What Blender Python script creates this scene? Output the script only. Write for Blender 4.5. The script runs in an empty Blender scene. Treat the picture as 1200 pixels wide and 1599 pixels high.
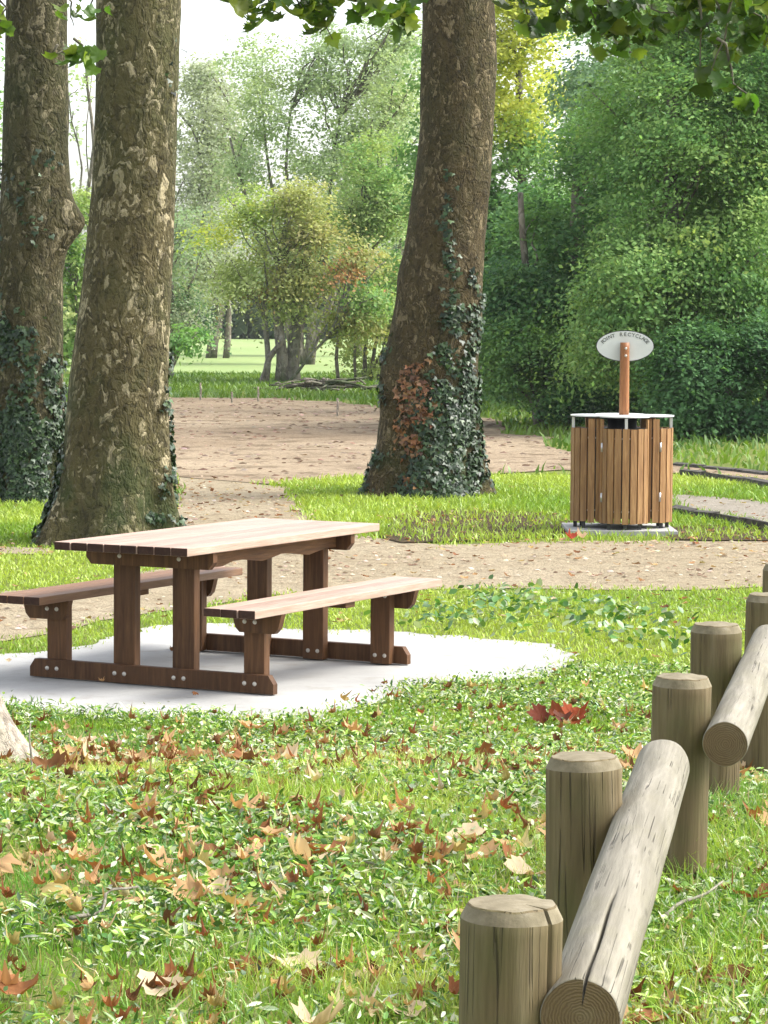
import bpy, bmesh, math, random
import numpy as np
from mathutils import Vector, Matrix, noise
from mathutils.geometry import tessellate_polygon
R = math.radians
rng = np.random.default_rng(7)
random.seed(7)
S = bpy.context.scene
COL = S.collection

# ------------------------------------------------------------------ camera
CAM_H, PITCH, ROLL, FPX = 1.9335, .0692, .0071, 4500.3
cd = bpy.data.cameras.new('camera'); cam = bpy.data.objects.new('camera', cd); COL.objects.link(cam)
cd.sensor_fit = 'HORIZONTAL'; cd.sensor_width = 36; cd.lens = FPX / 1200 * 36
cd.clip_start = .1; cd.clip_end = 2000
cam.matrix_world = Matrix.Translation((0, 0, CAM_H)) @ Matrix.Rotation(math.pi/2 - PITCH, 4, 'X') @ Matrix.Rotation(ROLL, 4, 'Z')
S.camera = cam
# ------------------------------------------------------------------ sky and sun
SUN_EL, SUN_AZ = R(48), R(84)            # azimuth clockwise from +Y (the view direction)
w = bpy.data.worlds.new('World'); S.world = w; w.use_nodes = True
nt = w.node_tree; bg = nt.nodes['Background']
sky = nt.nodes.new('ShaderNodeTexSky'); sky.sky_type = 'NISHITA'; sky.sun_disc = False
sky.sun_elevation = SUN_EL; sky.sun_rotation = SUN_AZ; sky.air_density = 1.0; sky.dust_density = 3.0; sky.ozone_density = .6
hs = nt.nodes.new('ShaderNodeHueSaturation'); hs.inputs['Saturation'].default_value = .35
nt.links.new(sky.outputs[0], hs.inputs['Color']); nt.links.new(hs.outputs[0], bg.inputs[0]); bg.inputs[1].default_value = .15
sl = bpy.data.lights.new('sun', 'SUN'); sl.energy = 1.5; sl.angle = R(28); sl.color = (1, .97, .91)
so = bpy.data.objects.new('sun', sl); COL.objects.link(so)
sd = Vector((math.sin(SUN_AZ)*math.cos(SUN_EL), math.cos(SUN_AZ)*math.cos(SUN_EL), math.sin(SUN_EL)))
so.rotation_euler = sd.to_track_quat('Z', 'Y').to_euler(); so.location = (30, -10, 40)
S.view_settings.view_transform = 'Standard'; S.view_settings.look = 'None'
S.view_settings.exposure = 1.68; S.view_settings.gamma = 1
S.render.resolution_x = 768; S.render.resolution_y = 1024

# ------------------------------------------------------------------ helpers
def ray(x, y):
    u, v = (x-600)/FPX, (y-800)/FPX
    c, s = math.cos(ROLL), math.sin(ROLL)
    u, v = c*u + s*v, -s*u + c*v
    cp, sp = math.cos(PITCH), math.sin(PITCH)
    return Vector((u, cp - sp*v, -sp - cp*v))
def at(x, y, D):
    d = ray(x, y); return Vector((0, 0, CAM_H)) + d*(D/d.y)
def gnd(x, y, z=0.0):
    d = ray(x, y); return Vector((0, 0, CAM_H)) + d*((z-CAM_H)/d.z)
def ss(a, b, x):
    t = np.clip((x-a)/(b-a), 0, 1); return t*t*(3-2*t)
GZ = .41
def terr(x, y):
    x = np.asarray(x, float); y = np.asarray(y, float)
    z = GZ*(1-ss(8.6, 12.9, y))
    z = z + .014*np.sin(x*2.3+y*1.1)*np.sin(y*1.7-x*.6)*(1-ss(10.5, 12.6, y))
    return z
def tag(o, label=None, cat=None, group=None, kind=None):
    if label: o['label'] = label
    if cat: o['category'] = cat
    if group: o['group'] = group
    if kind: o['kind'] = kind
    return o
def empty(name, loc, rz=0):
    o = bpy.data.objects.new(name, None); COL.objects.link(o); o.location = loc; o.rotation_euler = (0, 0, rz); o.empty_display_size = .2
    return o
def link(name, me, mats=None, parent=None, smooth=False):
    if mats:
        for m in (mats if isinstance(mats, (list, tuple)) else [mats]): me.materials.append(m)
    if smooth: me.polygons.foreach_set('use_smooth', np.ones(len(me.polygons), bool))
    o = bpy.data.objects.new(name, me); COL.objects.link(o)
    if parent: o.parent = parent
    return o
def np_mesh(name, V, F, tint=None, mi=None):
    """V (n,3); F list of (k,m) int arrays with k faces of m corners"""
    me = bpy.data.meshes.new(name)
    V = np.ascontiguousarray(V, np.float32)
    loops = np.concatenate([f.ravel() for f in F]).astype(np.int32)
    tot = np.concatenate([np.full(len(f), f.shape[1]) for f in F]).astype(np.int32)
    st = np.concatenate([[0], np.cumsum(tot)[:-1]]).astype(np.int32)
    me.vertices.add(len(V)); me.vertices.foreach_set('co', V.ravel())
    me.loops.add(len(loops)); me.loops.foreach_set('vertex_index', loops)
    me.polygons.add(len(tot)); me.polygons.foreach_set('loop_start', st)
    if mi is not None: me.polygons.foreach_set('material_index', np.asarray(mi, np.int32))
    me.update(calc_edges=True)
    if tint is not None:
        a = me.attributes.new('tint', 'FLOAT_COLOR', 'POINT')
        c = np.ones((len(V), 4), np.float32); c[:, :3] = tint
        a.data.foreach_set('color', c.ravel())
    me.validate(clean_customdata=False)
    return me
class MB:
    def __init__(s): s.v = []; s.f = []; s.m = []; s.t = []
    def add(s, V, F, mi=0, t=None):
        b = len(s.v); s.v += [tuple(p) for p in V]; s.f += [tuple(b+i for i in f) for f in F]
        s.m += ([mi]*len(F) if isinstance(mi, int) else list(mi))
        t = random.random() if t is None else t
        s.t += [t]*len(V)
    def box(s, x0, x1, y0, y1, z0, z1, mi=0, bev=.004, endmat=None, axis=0, t=None):
        """chamfered box: bevelled long edges"""
        lo = [x0, y0, z0]; hi = [x1, y1, z1]
        bm = bmesh.new(); bmesh.ops.create_cube(bm, size=1)
        for v in bm.verts:
            for k in range(3): v.co[k] = lo[k] if v.co[k] < 0 else hi[k]
        if bev: bmesh.ops.bevel(bm, geom=bm.edges[:], offset=bev, segments=2, affect='EDGES', profile=.6)
        bm.verts.ensure_lookup_table(); bm.normal_update()
        V = [v.co.copy() for v in bm.verts]; F = [[v.index for v in f.verts] for f in bm.faces]
        mm = [(endmat if endmat is not None and abs(f.normal[axis]) > .8 else mi) for f in bm.faces]
        bm.free(); s.add(V, F, mm, t)
    def prism(s, pts, d0, d1, M, mi=0, t=None):
        """pts: outline (a,b); M(a,b,d)->point"""
        n = len(pts); V = [M(a, b, d0) for a, b in pts] + [M(a, b, d1) for a, b in pts]
        F = [[i, (i+1) % n, n+(i+1) % n, n+i] for i in range(n)] + [list(range(n))[::-1], list(range(n, 2*n))]
        s.add(V, F, mi, t)
    def tube(s, path, rad, n=8, mi=0, cap=True, t=None):
        V, F = tube_vf(path, rad, n, cap); s.add(V, F, mi, t)
    def build(s, name, mats, parent=None, smooth=False):
        me = bpy.data.meshes.new(name); me.from_pydata(s.v, [], s.f); me.update()
        me.polygons.foreach_set('material_index', s.m)
        a = me.attributes.new('tint', 'FLOAT', 'POINT'); a.data.foreach_set('value', s.t)
        bm = bmesh.new(); bm.from_mesh(me); bmesh.ops.recalc_face_normals(bm, faces=bm.faces[:]); bm.to_mesh(me); bm.free()
        return link(name, me, mats, parent, smooth)
def tube_vf(path, rad, n=8, cap=True):
    path = [Vector(p) for p in path]; V = []; F = []; up = Vector((.31, .95, .13))
    for i, p in enumerate(path):
        d = (path[min(i+1, len(path)-1)] - path[max(i-1, 0)]).normalized()
        a = d.cross(up).normalized(); b = d.cross(a)
        for k in range(n):
            th = 2*math.pi*k/n; V.append(p + (a*math.cos(th) + b*math.sin(th))*rad[i])
    for i in range(len(path)-1):
        for k in range(n):
            F.append([i*n+k, i*n+(k+1) % n, (i+1)*n+(k+1) % n, (i+1)*n+k])
    if cap: F.append(list(range(n))[::-1]); F.append(list(range((len(path)-1)*n, len(path)*n)))
    return V, F

# ------------------------------------------------------------------ materials
class N:
    def __init__(s, name, rough=.8, spec=.3):
        s.m = bpy.data.materials.new(name); s.m.use_nodes = True; s.t = s.m.node_tree
        s.b = s.t.nodes['Principled BSDF']; s.b.inputs['Roughness'].default_value = rough
        s.b.inputs['Specular IOR Level'].default_value = spec
    def n(s, typ, **kw):
        o = s.t.nodes.new('ShaderNode'+typ)
        for k, v in kw.items():
            if k in o.inputs: s.put(o.inputs[k], v)
            else: setattr(o, k, v)
        return o
    def put(s, i, v):
        if isinstance(v, bpy.types.NodeSocket): s.t.links.new(v, i)
        elif isinstance(v, (tuple, list)) and i.type == 'RGBA' and len(v) == 3: i.default_value = (*v, 1)
        else: i.default_value = v
    def coord(s, scale=(1, 1, 1), kind='Object', off=None):
        c = s.n('TexCoord').outputs[kind]
        if off is not None: c = s.vadd(c, off)
        mp = s.n('Mapping'); s.put(mp.inputs['Vector'], c); mp.inputs['Scale'].default_value = scale
        return mp.outputs[0]
    def vadd(s, a, b):
        o = s.n('VectorMath', operation='ADD'); s.put(o.inputs[0], a); s.put(o.inputs[1], b); return o.outputs[0]
    def noise(s, vec, scale, detail=4, rough=.55, dist=0):
        o = s.n('TexNoise'); s.put(o.inputs['Vector'], vec); o.inputs['Scale'].default_value = scale
        o.inputs['Detail'].default_value = detail; o.inputs['Roughness'].default_value = rough; o.inputs['Distortion'].default_value = dist
        return o.outputs['Fac']
    def vor(s, vec, scale, feature='F1', out='Distance', rnd=1):
        o = s.n('TexVoronoi', feature=feature); s.put(o.inputs['Vector'], vec); o.inputs['Scale'].default_value = scale
        o.inputs['Randomness'].default_value = rnd
        return o.outputs[out]
    def ramp(s, fac, stops, interp='LINEAR'):
        o = s.n('ValToRGB'); s.put(o.inputs[0], fac); cr = o.color_ramp; cr.interpolation = interp
        while len(cr.elements) < len(stops): cr.elements.new(.5)
        for e, (p, c) in zip(cr.elements, stops):
            e.position = p; e.color = (*c, 1) if isinstance(c, (tuple, list)) else (c, c, c, 1)
        return o.outputs[0]
    def mix(s, f, a, b, mode='MIX'):
        o = s.n('Mix', data_type='RGBA', blend_type=mode)
        s.put(o.inputs[0], f); s.put(o.inputs[6], a); s.put(o.inputs[7], b); return o.outputs[2]
    def attr(s, name='tint', out='Color'):
        o = s.n('Attribute', attribute_name=name); return o.outputs[out]
    def math(s, op, a, b=0.0):
        o = s.n('Math', operation=op); s.put(o.inputs[0], a); s.put(o.inputs[1], b); return o.outputs[0]
    def color(s, c): s.put(s.b.inputs['Base Color'], c)
    def bump(s, h, strength=.5, dist=.02):
        o = s.n('Bump'); o.inputs['Strength'].default_value = strength; o.inputs['Distance'].default_value = dist
        s.put(o.inputs['Height'], h); s.t.links.new(o.outputs[0], s.b.inputs['Normal'])
def m_leaf(name, trans=.35, rough=.5, spec=.35, mult=1.0, tr_tint=(1.25, 1.3, .55)):
    s = N(name, rough, spec); c = s.attr()
    if mult != 1: c = s.mix(1.0, c, (mult,)*3, 'MULTIPLY')
    s.color(c)
    tr = s.n('BsdfTranslucent'); s.put(tr.inputs['Color'], s.mix(1.0, c, tr_tint, 'MULTIPLY'))
    mx = s.n('MixShader'); mx.inputs[0].default_value = trans
    s.t.links.new(s.b.outputs[0], mx.inputs[1]); s.t.links.new(tr.outputs[0], mx.inputs[2])
    s.t.links.new(mx.outputs[0], s.t.nodes['Material Output'].inputs[0])
    return s.m
def m_wood(name, cols, axis='x', rough=.6, spec=.35, sc=1.0, knots=.0, bump=.35, streak=None):
    s = N(name, rough, spec)
    off = s.n('CombineXYZ'); t = s.attr(out='Fac'); s.put(off.inputs[0], s.math('MULTIPLY', t, 17.0)); s.put(off.inputs[1], s.math('MULTIPLY', t, 9.0)); s.put(off.inputs[2], s.math('MULTIPLY', t, 5.0))
    k = {'x': (1.2, 16, 16), 'z': (16, 16, 1.2)}[axis]
    c = s.coord(tuple(q*sc for q in k), off=off.outputs[0])
    g = s.noise(c, 2.2, 6, .6, .9); g2 = s.noise(c, 9, 3, .6)
    col = s.ramp(g, [(.28, cols[0]), (.5, cols[1]), (.72, cols[2])])
    col = s.mix(s.ramp(g2, [(.35, 0.0), (.75, .5)]), col, cols[0])
    big = s.noise(s.coord((1, 1, 1), off=off.outputs[0]), 3.0, 3)
    col = s.mix(s.ramp(big, [(.35, 0.0), (.75, .55)]), col, cols[3] if len(cols) > 3 else cols[2])
    br = s.math('ADD', s.math('MULTIPLY', t, .30), .85)
    cc = s.n('CombineXYZ'); [s.put(cc.inputs[i], br) for i in range(3)]
    col = s.mix(1.0, col, cc.outputs[0], 'MULTIPLY')
    s.color(col); s.bump(s.math('ADD', g, g2), bump, .006)
    return s.m
M = {}
M['leaf'] = m_leaf('tree_leaf', .42, .6, .15, tr_tint=(1.15, 1.2, .7))
M['leaf_near'] = m_leaf('plane_leaf_green', .45, .42, .4)
M['grass'] = m_leaf('grass_blade', .35, .42, .4, tr_tint=(1.2, 1.15, .5))
M['weed'] = m_leaf('weed_leaf', .28, .33, .5, tr_tint=(1.2, 1.15, .5))
M['litter'] = m_leaf('dry_leaf', .25, .75, .12, tr_tint=(1.3, 1.0, .6))
M['ivy'] = m_leaf('ivy_leaf', .08, .4, .35)
M['bark_small'] = None
def m_bark(name, base, mid, flake, moss, sc=1.0, flake_amt=.60, red=None):
    s = N(name, .85, .2); c = s.coord((1, 1, .62))
    dis = s.n('TexNoise'); s.put(dis.inputs['Vector'], c); dis.inputs['Scale'].default_value = 5*sc; dis.inputs['Detail'].default_value = 5
    dv = s.n('VectorMath', operation='SCALE'); s.put(dv.inputs[0], dis.outputs['Color']); dv.inputs['Scale'].default_value = .32
    cw = s.vadd(c, dv.outputs[0])
    n1 = s.noise(c, 2.6*sc, 6, .62, .4); n2 = s.noise(c, 14*sc, 5, .65); n3 = s.noise(cw, 7.5*sc, 3, .5)
    col = s.ramp(n1, [(.32, base), (.55, mid), (.74, base)])
    ol = s.noise(s.coord((1, 1, .5)), 1.15, 3, .5); col = s.mix(s.ramp(ol, [(.46, 0.0), (.62, .75)]), col, tuple(q*k for q, k in zip(mid, (.62, .82, .62))))
    cell = s.vor(cw, 9*sc, 'F1', 'Color'); cs = s.n('SeparateColor'); s.put(cs.inputs[0], cell)
    col = s.mix(s.math('MULTIPLY', cs.outputs[1], .5), col, mid)
    fl = s.math('MULTIPLY', s.ramp(cs.outputs[0], [(.80, 0.0), (.84, 1.0)]), s.ramp(n3, [(.44, 0.0), (.52, 1.0)]))
    cell2 = s.vor(cw, 20*sc, 'F1', 'Color'); cs2 = s.n('SeparateColor'); s.put(cs2.inputs[0], cell2)
    fl2 = s.math('MULTIPLY', s.ramp(cs2.outputs[0], [(.82, 0.0), (.86, 1.0)]), s.ramp(n1, [(.45, 0.0), (.6, 1.0)]))
    fl = s.math('MAXIMUM', fl, fl2)
    col = s.mix(s.math('MULTIPLY', fl, flake_amt), col, flake)
    dk = s.math('MULTIPLY', s.ramp(cs2.outputs[1], [(.7, 0.0), (.78, 1.0)]), .55)
    col = s.mix(dk, col, tuple(q*.45 for q in base))
    geo = s.n('TexCoord').outputs['Object']; sx = s.n('SeparateXYZ'); s.put(sx.inputs[0], geo)
    mn = s.noise(c, 1.7*sc, 4, .6)
    low = s.ramp(s.math('MULTIPLY', sx.outputs[2], .25), [(.0, 1.0), (.45, .25)])
    col = s.mix(s.math('MULTIPLY', s.ramp(mn, [(.5, 0.0), (.62, .85)]), low), col, moss)
    s.color(col)
    h = s.math('ADD', s.math('MULTIPLY', n2, .7), s.math('MULTIPLY', s.vor(cw, 9*sc, 'DISTANCE_TO_EDGE'), 1.2))
    h = s.math('ADD', h, s.math('MULTIPLY', fl, -.5))
    s.bump(h, 1.0, .035)
    return s.m
M['bark_plane'] = m_bark('plane_bark', (.044, .036, .015), (.096, .079, .034), (.50, .43, .27), (.028, .042, .010), 1.5, flake_amt=.55)
M['bark_mid'] = m_bark('plane_bark_reddish', (.040, .029, .013), (.084, .062, .027), (.34, .27, .16), (.025, .036, .010), 1.8, flake_amt=.5)
M['bark_dark'] = m_bark('plane_bark_dark', (.032, .027, .012), (.072, .060, .027), (.40, .34, .22), (.02, .032, .008), 1.5, flake_amt=.4)
M['bark_pale'] = m_bark('pale_bark', (.30, .25, .20), (.42, .36, .29), (.55, .49, .41), (.30, .26, .2), 1.3)
M['bark_far'] = m_bark('grey_bark', (.10, .085, .065), (.19, .165, .13), (.34, .31, .25), (.04, .06, .02), .6)
M['bark_mapl'] = m_bark('grey_maple_bark', (.14, .125, .10), (.24, .215, .18), (.38, .35, .30), (.06, .08, .03), .8)
M['bench_dark'] = m_wood('stained_wood', [(.035, .015, .007), (.10, .048, .020), (.16, .085, .036), (.12, .058, .023)], 'x', .6, .2)
M['bench_dark_v'] = m_wood('stained_wood_upright', [(.035, .015, .007), (.088, .041, .018), (.15, .077, .034), (.11, .052, .021)], 'z', .6, .2)
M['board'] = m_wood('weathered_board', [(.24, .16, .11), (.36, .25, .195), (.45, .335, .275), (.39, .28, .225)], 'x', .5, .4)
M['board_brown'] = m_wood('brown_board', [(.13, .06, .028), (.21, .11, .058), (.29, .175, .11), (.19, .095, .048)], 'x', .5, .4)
M['end_grain'] = m_wood('dark_end_grain', [(.025, .013, .010), (.045, .023, .017), (.07, .035, .024)], 'x', .8, .15)
M['slat'] = m_wood('larch_slat', [(.14, .065, .022), (.30, .165, .062), (.48, .30, .13), (.21, .105, .04)], 'z', .5, .35)
M['pole'] = m_wood('orange_pole', [(.18, .065, .022), (.31, .13, .045), (.42, .21, .08), (.22, .08, .028)], 'z', .5)
s = N('steel', .35, .5); s.color((.55, .55, .56)); s.b.inputs['Metallic'].default_value = .8; M['steel'] = s.m
s = N('bolt_head', .4, .5); s.color((.48, .45, .40)); s.b.inputs['Metallic'].default_value = .35; M['bolt'] = s.m
s = N('dark_metal', .5, .4); s.color((.03, .03, .032)); M['dark'] = s.m
s = N('white_laminate', .35, .5); s.color(s.ramp(s.noise(s.coord(), 8, 3), [(.3, (.62, .63, .62)), (.7, (.72, .73, .72))])); M['white'] = s.m
s = N('sign_white', .4, .4); s.color(s.ramp(s.noise(s.coord(), 6, 3), [(.3, (.46, .49, .46)), (.7, (.54, .57, .54))])); M['signw'] = s.m
s = N('sign_rim', .5); s.color((.02, .02, .02)); M['rim'] = s.m
s = N('lettering_grey', .5); s.color((.12, .13, .12)); M['letter'] = s.m
s = N('concrete', .85, .25); c = s.coord()
n1 = s.noise(c, 1.1, 5, .6); n2 = s.noise(c, 45, 4, .7); n3 = s.noise(c, 5, 5, .6)
cc = s.ramp(n1, [(.3, (.27, .265, .25)), (.7, (.40, .395, .38))]); cc = s.mix(s.ramp(n2, [(.5, 0.0), (.8, .5)]), cc, (.24, .235, .22))
cc = s.mix(s.ramp(n3, [(.56, 0.0), (.74, .55)]), cc, (.22, .20, .165)); s.color(cc); s.bump(n2, .3, .005); M['concrete'] = s.m
def m_soil(name, a, b, c3, sc=1.0, dark=(.09, .055, .035), amt=.6, g=None):
    s = N(name, .95, .12); c = s.coord()
    n1 = s.noise(c, .55*sc, 5, .6); n2 = s.noise(c, 4.5*sc, 6, .68, .4); n3 = s.noise(c, 28*sc, 4, .7)
    v = s.vor(c, 16*sc)
    col = s.ramp(n1, [(.3, a), (.7, b)]); col = s.mix(s.ramp(n2, [(.5, 0.0), (.66, .8)]), col, c3)
    col = s.mix(s.math('MULTIPLY', s.ramp(n3, [(.56, 0.0), (.68, 1.0)]), amt), col, dark)
    if g: col = s.mix(s.ramp(s.noise(c, .9*sc, 5, .7), [(.60, 0.0), (.72, .6)]), col, g)
    s.color(col); s.bump(s.math('ADD', s.math('MULTIPLY', n2, 2.0), n3), .9, .05)
    return s.m
M['path'] = m_soil('sandy_path', (.33, .27, .175), (.40, .335, .23), (.24, .185, .115), 1.2, (.14, .095, .06), .7)
M['path2'] = m_soil('grey_sand', (.28, .25, .20), (.33, .295, .24), (.22, .19, .14), 1.2, (.2, .16, .12), .3)
M['dirt'] = m_soil('bare_soil', (.21, .155, .10), (.31, .245, .165), (.09, .062, .036), .34, (.07, .045, .03), .8)
M['mulch'] = m_soil('dark_soil', (.09, .06, .035), (.12, .09, .045), (.06, .045, .03), 2, (.04, .025, .016), .6, (.08, .11, .02))
s = N('grass_ground', .95, .1); c = s.coord()
n1 = s.noise(c, .8, 5, .6); n2 = s.noise(c, 9, 5, .7); n3 = s.noise(c, 60, 3, .7)
cc = s.ramp(n1, [(.35, (.10, .16, .03)), (.65, (.17, .22, .045))]); cc = s.mix(s.ramp(n2, [(.45, 0.0), (.8, .6)]), cc, (.06, .08, .02))
cc = s.mix(s.ramp(n3, [(.45, 0.0), (.65, .85)]), cc, (.12, .08, .04)); s.color(cc); s.bump(n3, .6, .03); M['gground'] = s.m
s = N('meadow_grass', .95, .1); c = s.coord((1, .35, 1))
n1 = s.noise(c, .09, 5, .6); n2 = s.noise(c, 1.5, 5, .7)
cc = s.ramp(n1, [(.35, (.18, .25, .09)), (.65, (.25, .32, .13))]); cc = s.mix(s.ramp(n2, [(.45, 0.0), (.8, .5)]), cc, (.22, .22, .09)); s.color(cc); M['meadow'] = s.m
s = N('edging_stone', .9, .2); c = s.coord()
s.color(s.ramp(s.noise(c, 9, 5, .7), [(.3, (.03, .028, .024)), (.7, (.12, .11, .095))])); s.bump(s.noise(c, 20, 4), .8, .02); M['edging'] = s.m
# round timber
def m_round(name, cols, green, axis='z', crackamt=.8):
    s = N(name, .75, .25)
    off = s.n('CombineXYZ'); t = s.attr(out='Fac'); s.put(off.inputs[0], s.math('MULTIPLY', t, 3.0)); s.put(off.inputs[2], s.math('MULTIPLY', t, 7.0))
    c = s.coord((14, 14, .9), off=off.outputs[0]); c1 = s.coord((1, 1, 1), off=off.outputs[0])
    g = s.noise(c, 1.6, 6, .62, .6); f = s.noise(c, 7, 4, .6)
    col = s.ramp(g, [(.28, cols[0]), (.5, cols[1]), (.72, cols[2])])
    col = s.mix(s.ramp(f, [(.45, 0.0), (.8, .55)]), col, cols[0])
    col = s.mix(s.ramp(s.noise(c1, 5, 4), [(.5, 0.0), (.72, .6)]), col, green)
    cr = s.noise(s.coord((34, 34, .42), off=off.outputs[0]), 1.0, 2, .5, .3)
    ck = s.ramp(s.math('ABSOLUTE', s.math('SUBTRACT', cr, .5)), [(.0, 1.0), (.012, 0.0)])
    msk = s.ramp(s.noise(c1, 7, 2), [(.47, 0.0), (.60, 1.0)])
    ck = s.math('MULTIPLY', ck, msk)
    col = s.mix(s.math('MULTIPLY', ck, crackamt), col, (.03, .022, .015))
    kn = s.vor(s.coord((7, 7, 2.2), off=off.outputs[0]), .8)
    col = s.mix(s.ramp(kn, [(.02, .45), (.06, 0.0)]), col, tuple(q*.35 for q in cols[0]))
    s.color(col); s.bump(s.math('SUBTRACT', s.math('MULTIPLY', g, .8), ck), .8, .010)
    return s.m
M['post'] = m_round('weathered_post', crackamt=.5, cols= [(.070, .051, .022), (.132, .099, .049), (.19, .153, .085)], green=(.085, .088, .030))
M['log'] = m_round('silvery_log', [(.11, .098, .07), (.20, .182, .14), (.29, .265, .215)], (.17, .155, .095), crackamt=.55)
s = N('sawn_round_end', .8, .2); c = s.coord()
wv = s.n('TexWave', wave_type='RINGS', rings_direction='Z'); s.put(wv.inputs['Vector'], c); wv.inputs['Scale'].default_value = 60; wv.inputs['Distortion'].default_value = 5.0; wv.inputs['Detail'].default_value = 2; wv.inputs['Detail Scale'].default_value = 1.5
cc = s.ramp(wv.outputs['Fac'], [(.2, (.105, .070, .034)), (.8, (.140, .098, .050))]); n1 = s.noise(c, 14, 4)
cc = s.mix(s.ramp(n1, [(.45, 0.0), (.75, .7)]), cc, (.16, .13, .075)); s.color(cc); s.bump(wv.outputs['Fac'], .3, .003); M['ring'] = s.m
s = N('weathered_top', .85, .2); c = s.coord(); n1 = s.noise(c, 18, 5, .65)
s.color(s.ramp(n1, [(.3, (.12, .10, .06)), (.55, (.20, .17, .11)), (.75, (.27, .235, .165))])); s.bump(n1, .5, .006); M['top'] = s.m

# ------------------------------------------------------------------ polygons on the ground (metres, from map points)
def gp(px): return [tuple(gnd(x, y)[:2]) for x, y in px]
def rough_poly(P, step=.35, amp=.10, seed=0):
    out = []
    for i, a in enumerate(P):
        b = P[(i+1) % len(P)]; L = math.dist(a, b); k = max(1, int(L/step))
        nx, ny = (b[1]-a[1])/max(L, 1e-6), -(b[0]-a[0])/max(L, 1e-6)
        for j in range(k):
            t = j/k; x = a[0]+(b[0]-a[0])*t; y = a[1]+(b[1]-a[1])*t
            o = amp*(noise.noise(Vector((x*1.3, y*.9, seed)))*1.5 + noise.noise(Vector((x*4, y*3, seed+5)))*.6 + noise.noise(Vector((x*11, y*7, seed+9)))*.45)
            out.append((x+nx*o, y+ny*o))
    return out
def inside(P, x, y):
    P = np.array(P); r = np.zeros(x.shape, bool); j = len(P)-1
    for i in range(len(P)):
        xi, yi = P[i]; xj, yj = P[j]
        if yi != yj:
            r ^= ((yi > y) != (yj > y)) & (x < (xj-xi)*(y-yi)/(yj-yi)+xi)
        j = i
    return r
def sheet(name, P, z, mat):
    tris = tessellate_polygon([[Vector((x, y, 0)) for x, y in P]])
    me = bpy.data.meshes.new(name); me.from_pydata([(x, y, z) for x, y in P], [], [tuple(t) for t in tris]); me.update()
    bm = bmesh.new(); bm.from_mesh(me)
    for f in bm.faces:
        f.normal_update()
        if f.normal.z < 0: f.normal_flip()
    bm.to_mesh(me); bm.free()
    o = link(name, me, mat); tag(o, kind='structure'); return o

# ------------------------------------------------------------------ setting: ground
ys = np.concatenate([np.arange(-12, 4, 1.0), np.arange(4, 14, .12), np.arange(14, 40, 1.0), np.geomspace(40, 405, 24)])
xs = np.concatenate([-np.geomspace(6, 235, 16)[::-1], np.arange(-5.8, 5.9, .25), np.geomspace(6, 235, 16)])
X, Y = np.meshgrid(xs, ys); Z = terr(X, Y)
V = np.stack([X, Y, Z], -1).reshape(-1, 3); nx_, ny_ = len(xs), len(ys)
ii = (np.arange(ny_-1)[:, None]*nx_ + np.arange(nx_-1)[None, :]).ravel()
F = np.stack([ii, ii+1, ii+1+nx_, ii+nx_], 1)
tag(link('ground', np_mesh('ground', V, [F]), M['gground'], smooth=True), kind='structure')

SLAB = [(-1.2+x, y) for x, y in []] or gp([(-420, 1078), (0, 1108), (150, 1120), (400, 1131), (500, 1126), (575, 1100), (700, 1075), (862, 1058), (893, 1024), (860, 1010), (640, 990), (440, 981), (320, 976), (235, 978), (190, 992), (110, 1010), (0, 1023), (-420, 1040)])
SLAB = rough_poly(SLAB, .07, .15, 3)
PATH = rough_poly(gp([(-900, 1020), (0, 1006), (120, 988), (175, 972), (400, 930), (690, 922), (1200, 921), (2400, 935), (2400, 868), (1200, 846), (900, 846), (700, 852), (560, 840), (470, 800), (462, 782), (440, 762), (300, 742), (262, 738), (262, 830), (300, 866), (200, 905), (60, 925), (-200, 945), (-900, 960)]), .4, .16, 11)
DIRT = rough_poly(gp([(-500, 640), (120, 628), (250, 622), (450, 623), (600, 638), (745, 655), (850, 690), (900, 712), (1050, 728), (1200, 742), (1900, 800), (1900, 812), (1200, 755), (1050, 742), (890, 736), (780, 742), (560, 752), (430, 757), (380, 758), (262, 744), (100, 742), (-500, 760)]), 1.2, .5, 23)
STRIP = rough_poly(gp([(-500, 852), (-30, 855), (80, 858), (80, 868), (-30, 866), (-500, 872)]), .4, .1, 31)
PATH2 = rough_poly(gp([(1045, 772), (1120, 778), (1200, 786), (1700, 820), (1700, 880), (1200, 826), (1100, 806), (1045, 799)]), .5, .12, 37)
MULCH = rough_poly(gp([(570, 838), (640, 806), (720, 796), (820, 802), (890, 806), (890, 838), (760, 846), (640, 850)]), .3, .2, 41)
MULCH2 = rough_poly(gp([(1050, 826), (1120, 822), (1330, 840), (1330, 850), (1050, 845)]), .3, .08, 43)
MEADOW = rough_poly([(-120, 88), (-30, 84), (-12, 88), (-2, 90), (20, 88), (120, 88), (200, 380), (-200, 380)], 4, 1.5, 53)
sheet('path', PATH, .006, M['path']); sheet('sandy_path', PATH2, .006, M['path2']); sheet('bare_soil', DIRT, .012, M['dirt'])
sheet('footpath', STRIP, .008, M['path']); sheet('dark_soil', MULCH, .016, M['mulch']); sheet('dark_soil', MULCH2, .016, M['mulch'])
sheet('meadow', MEADOW, .02, M['meadow'])
o = sheet('concrete_slab', SLAB, .008, M['concrete'])
BARE = [SLAB, PATH, DIRT, STRIP, PATH2]
_c = gnd(970, 831); PAD = [(_c.x-.58, _c.y-.80), (_c.x+.54, _c.y-.80), (_c.x+.51, _c.y+.5), (_c.x-.55, _c.y+.5)]; BARE.append(PAD)

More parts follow.
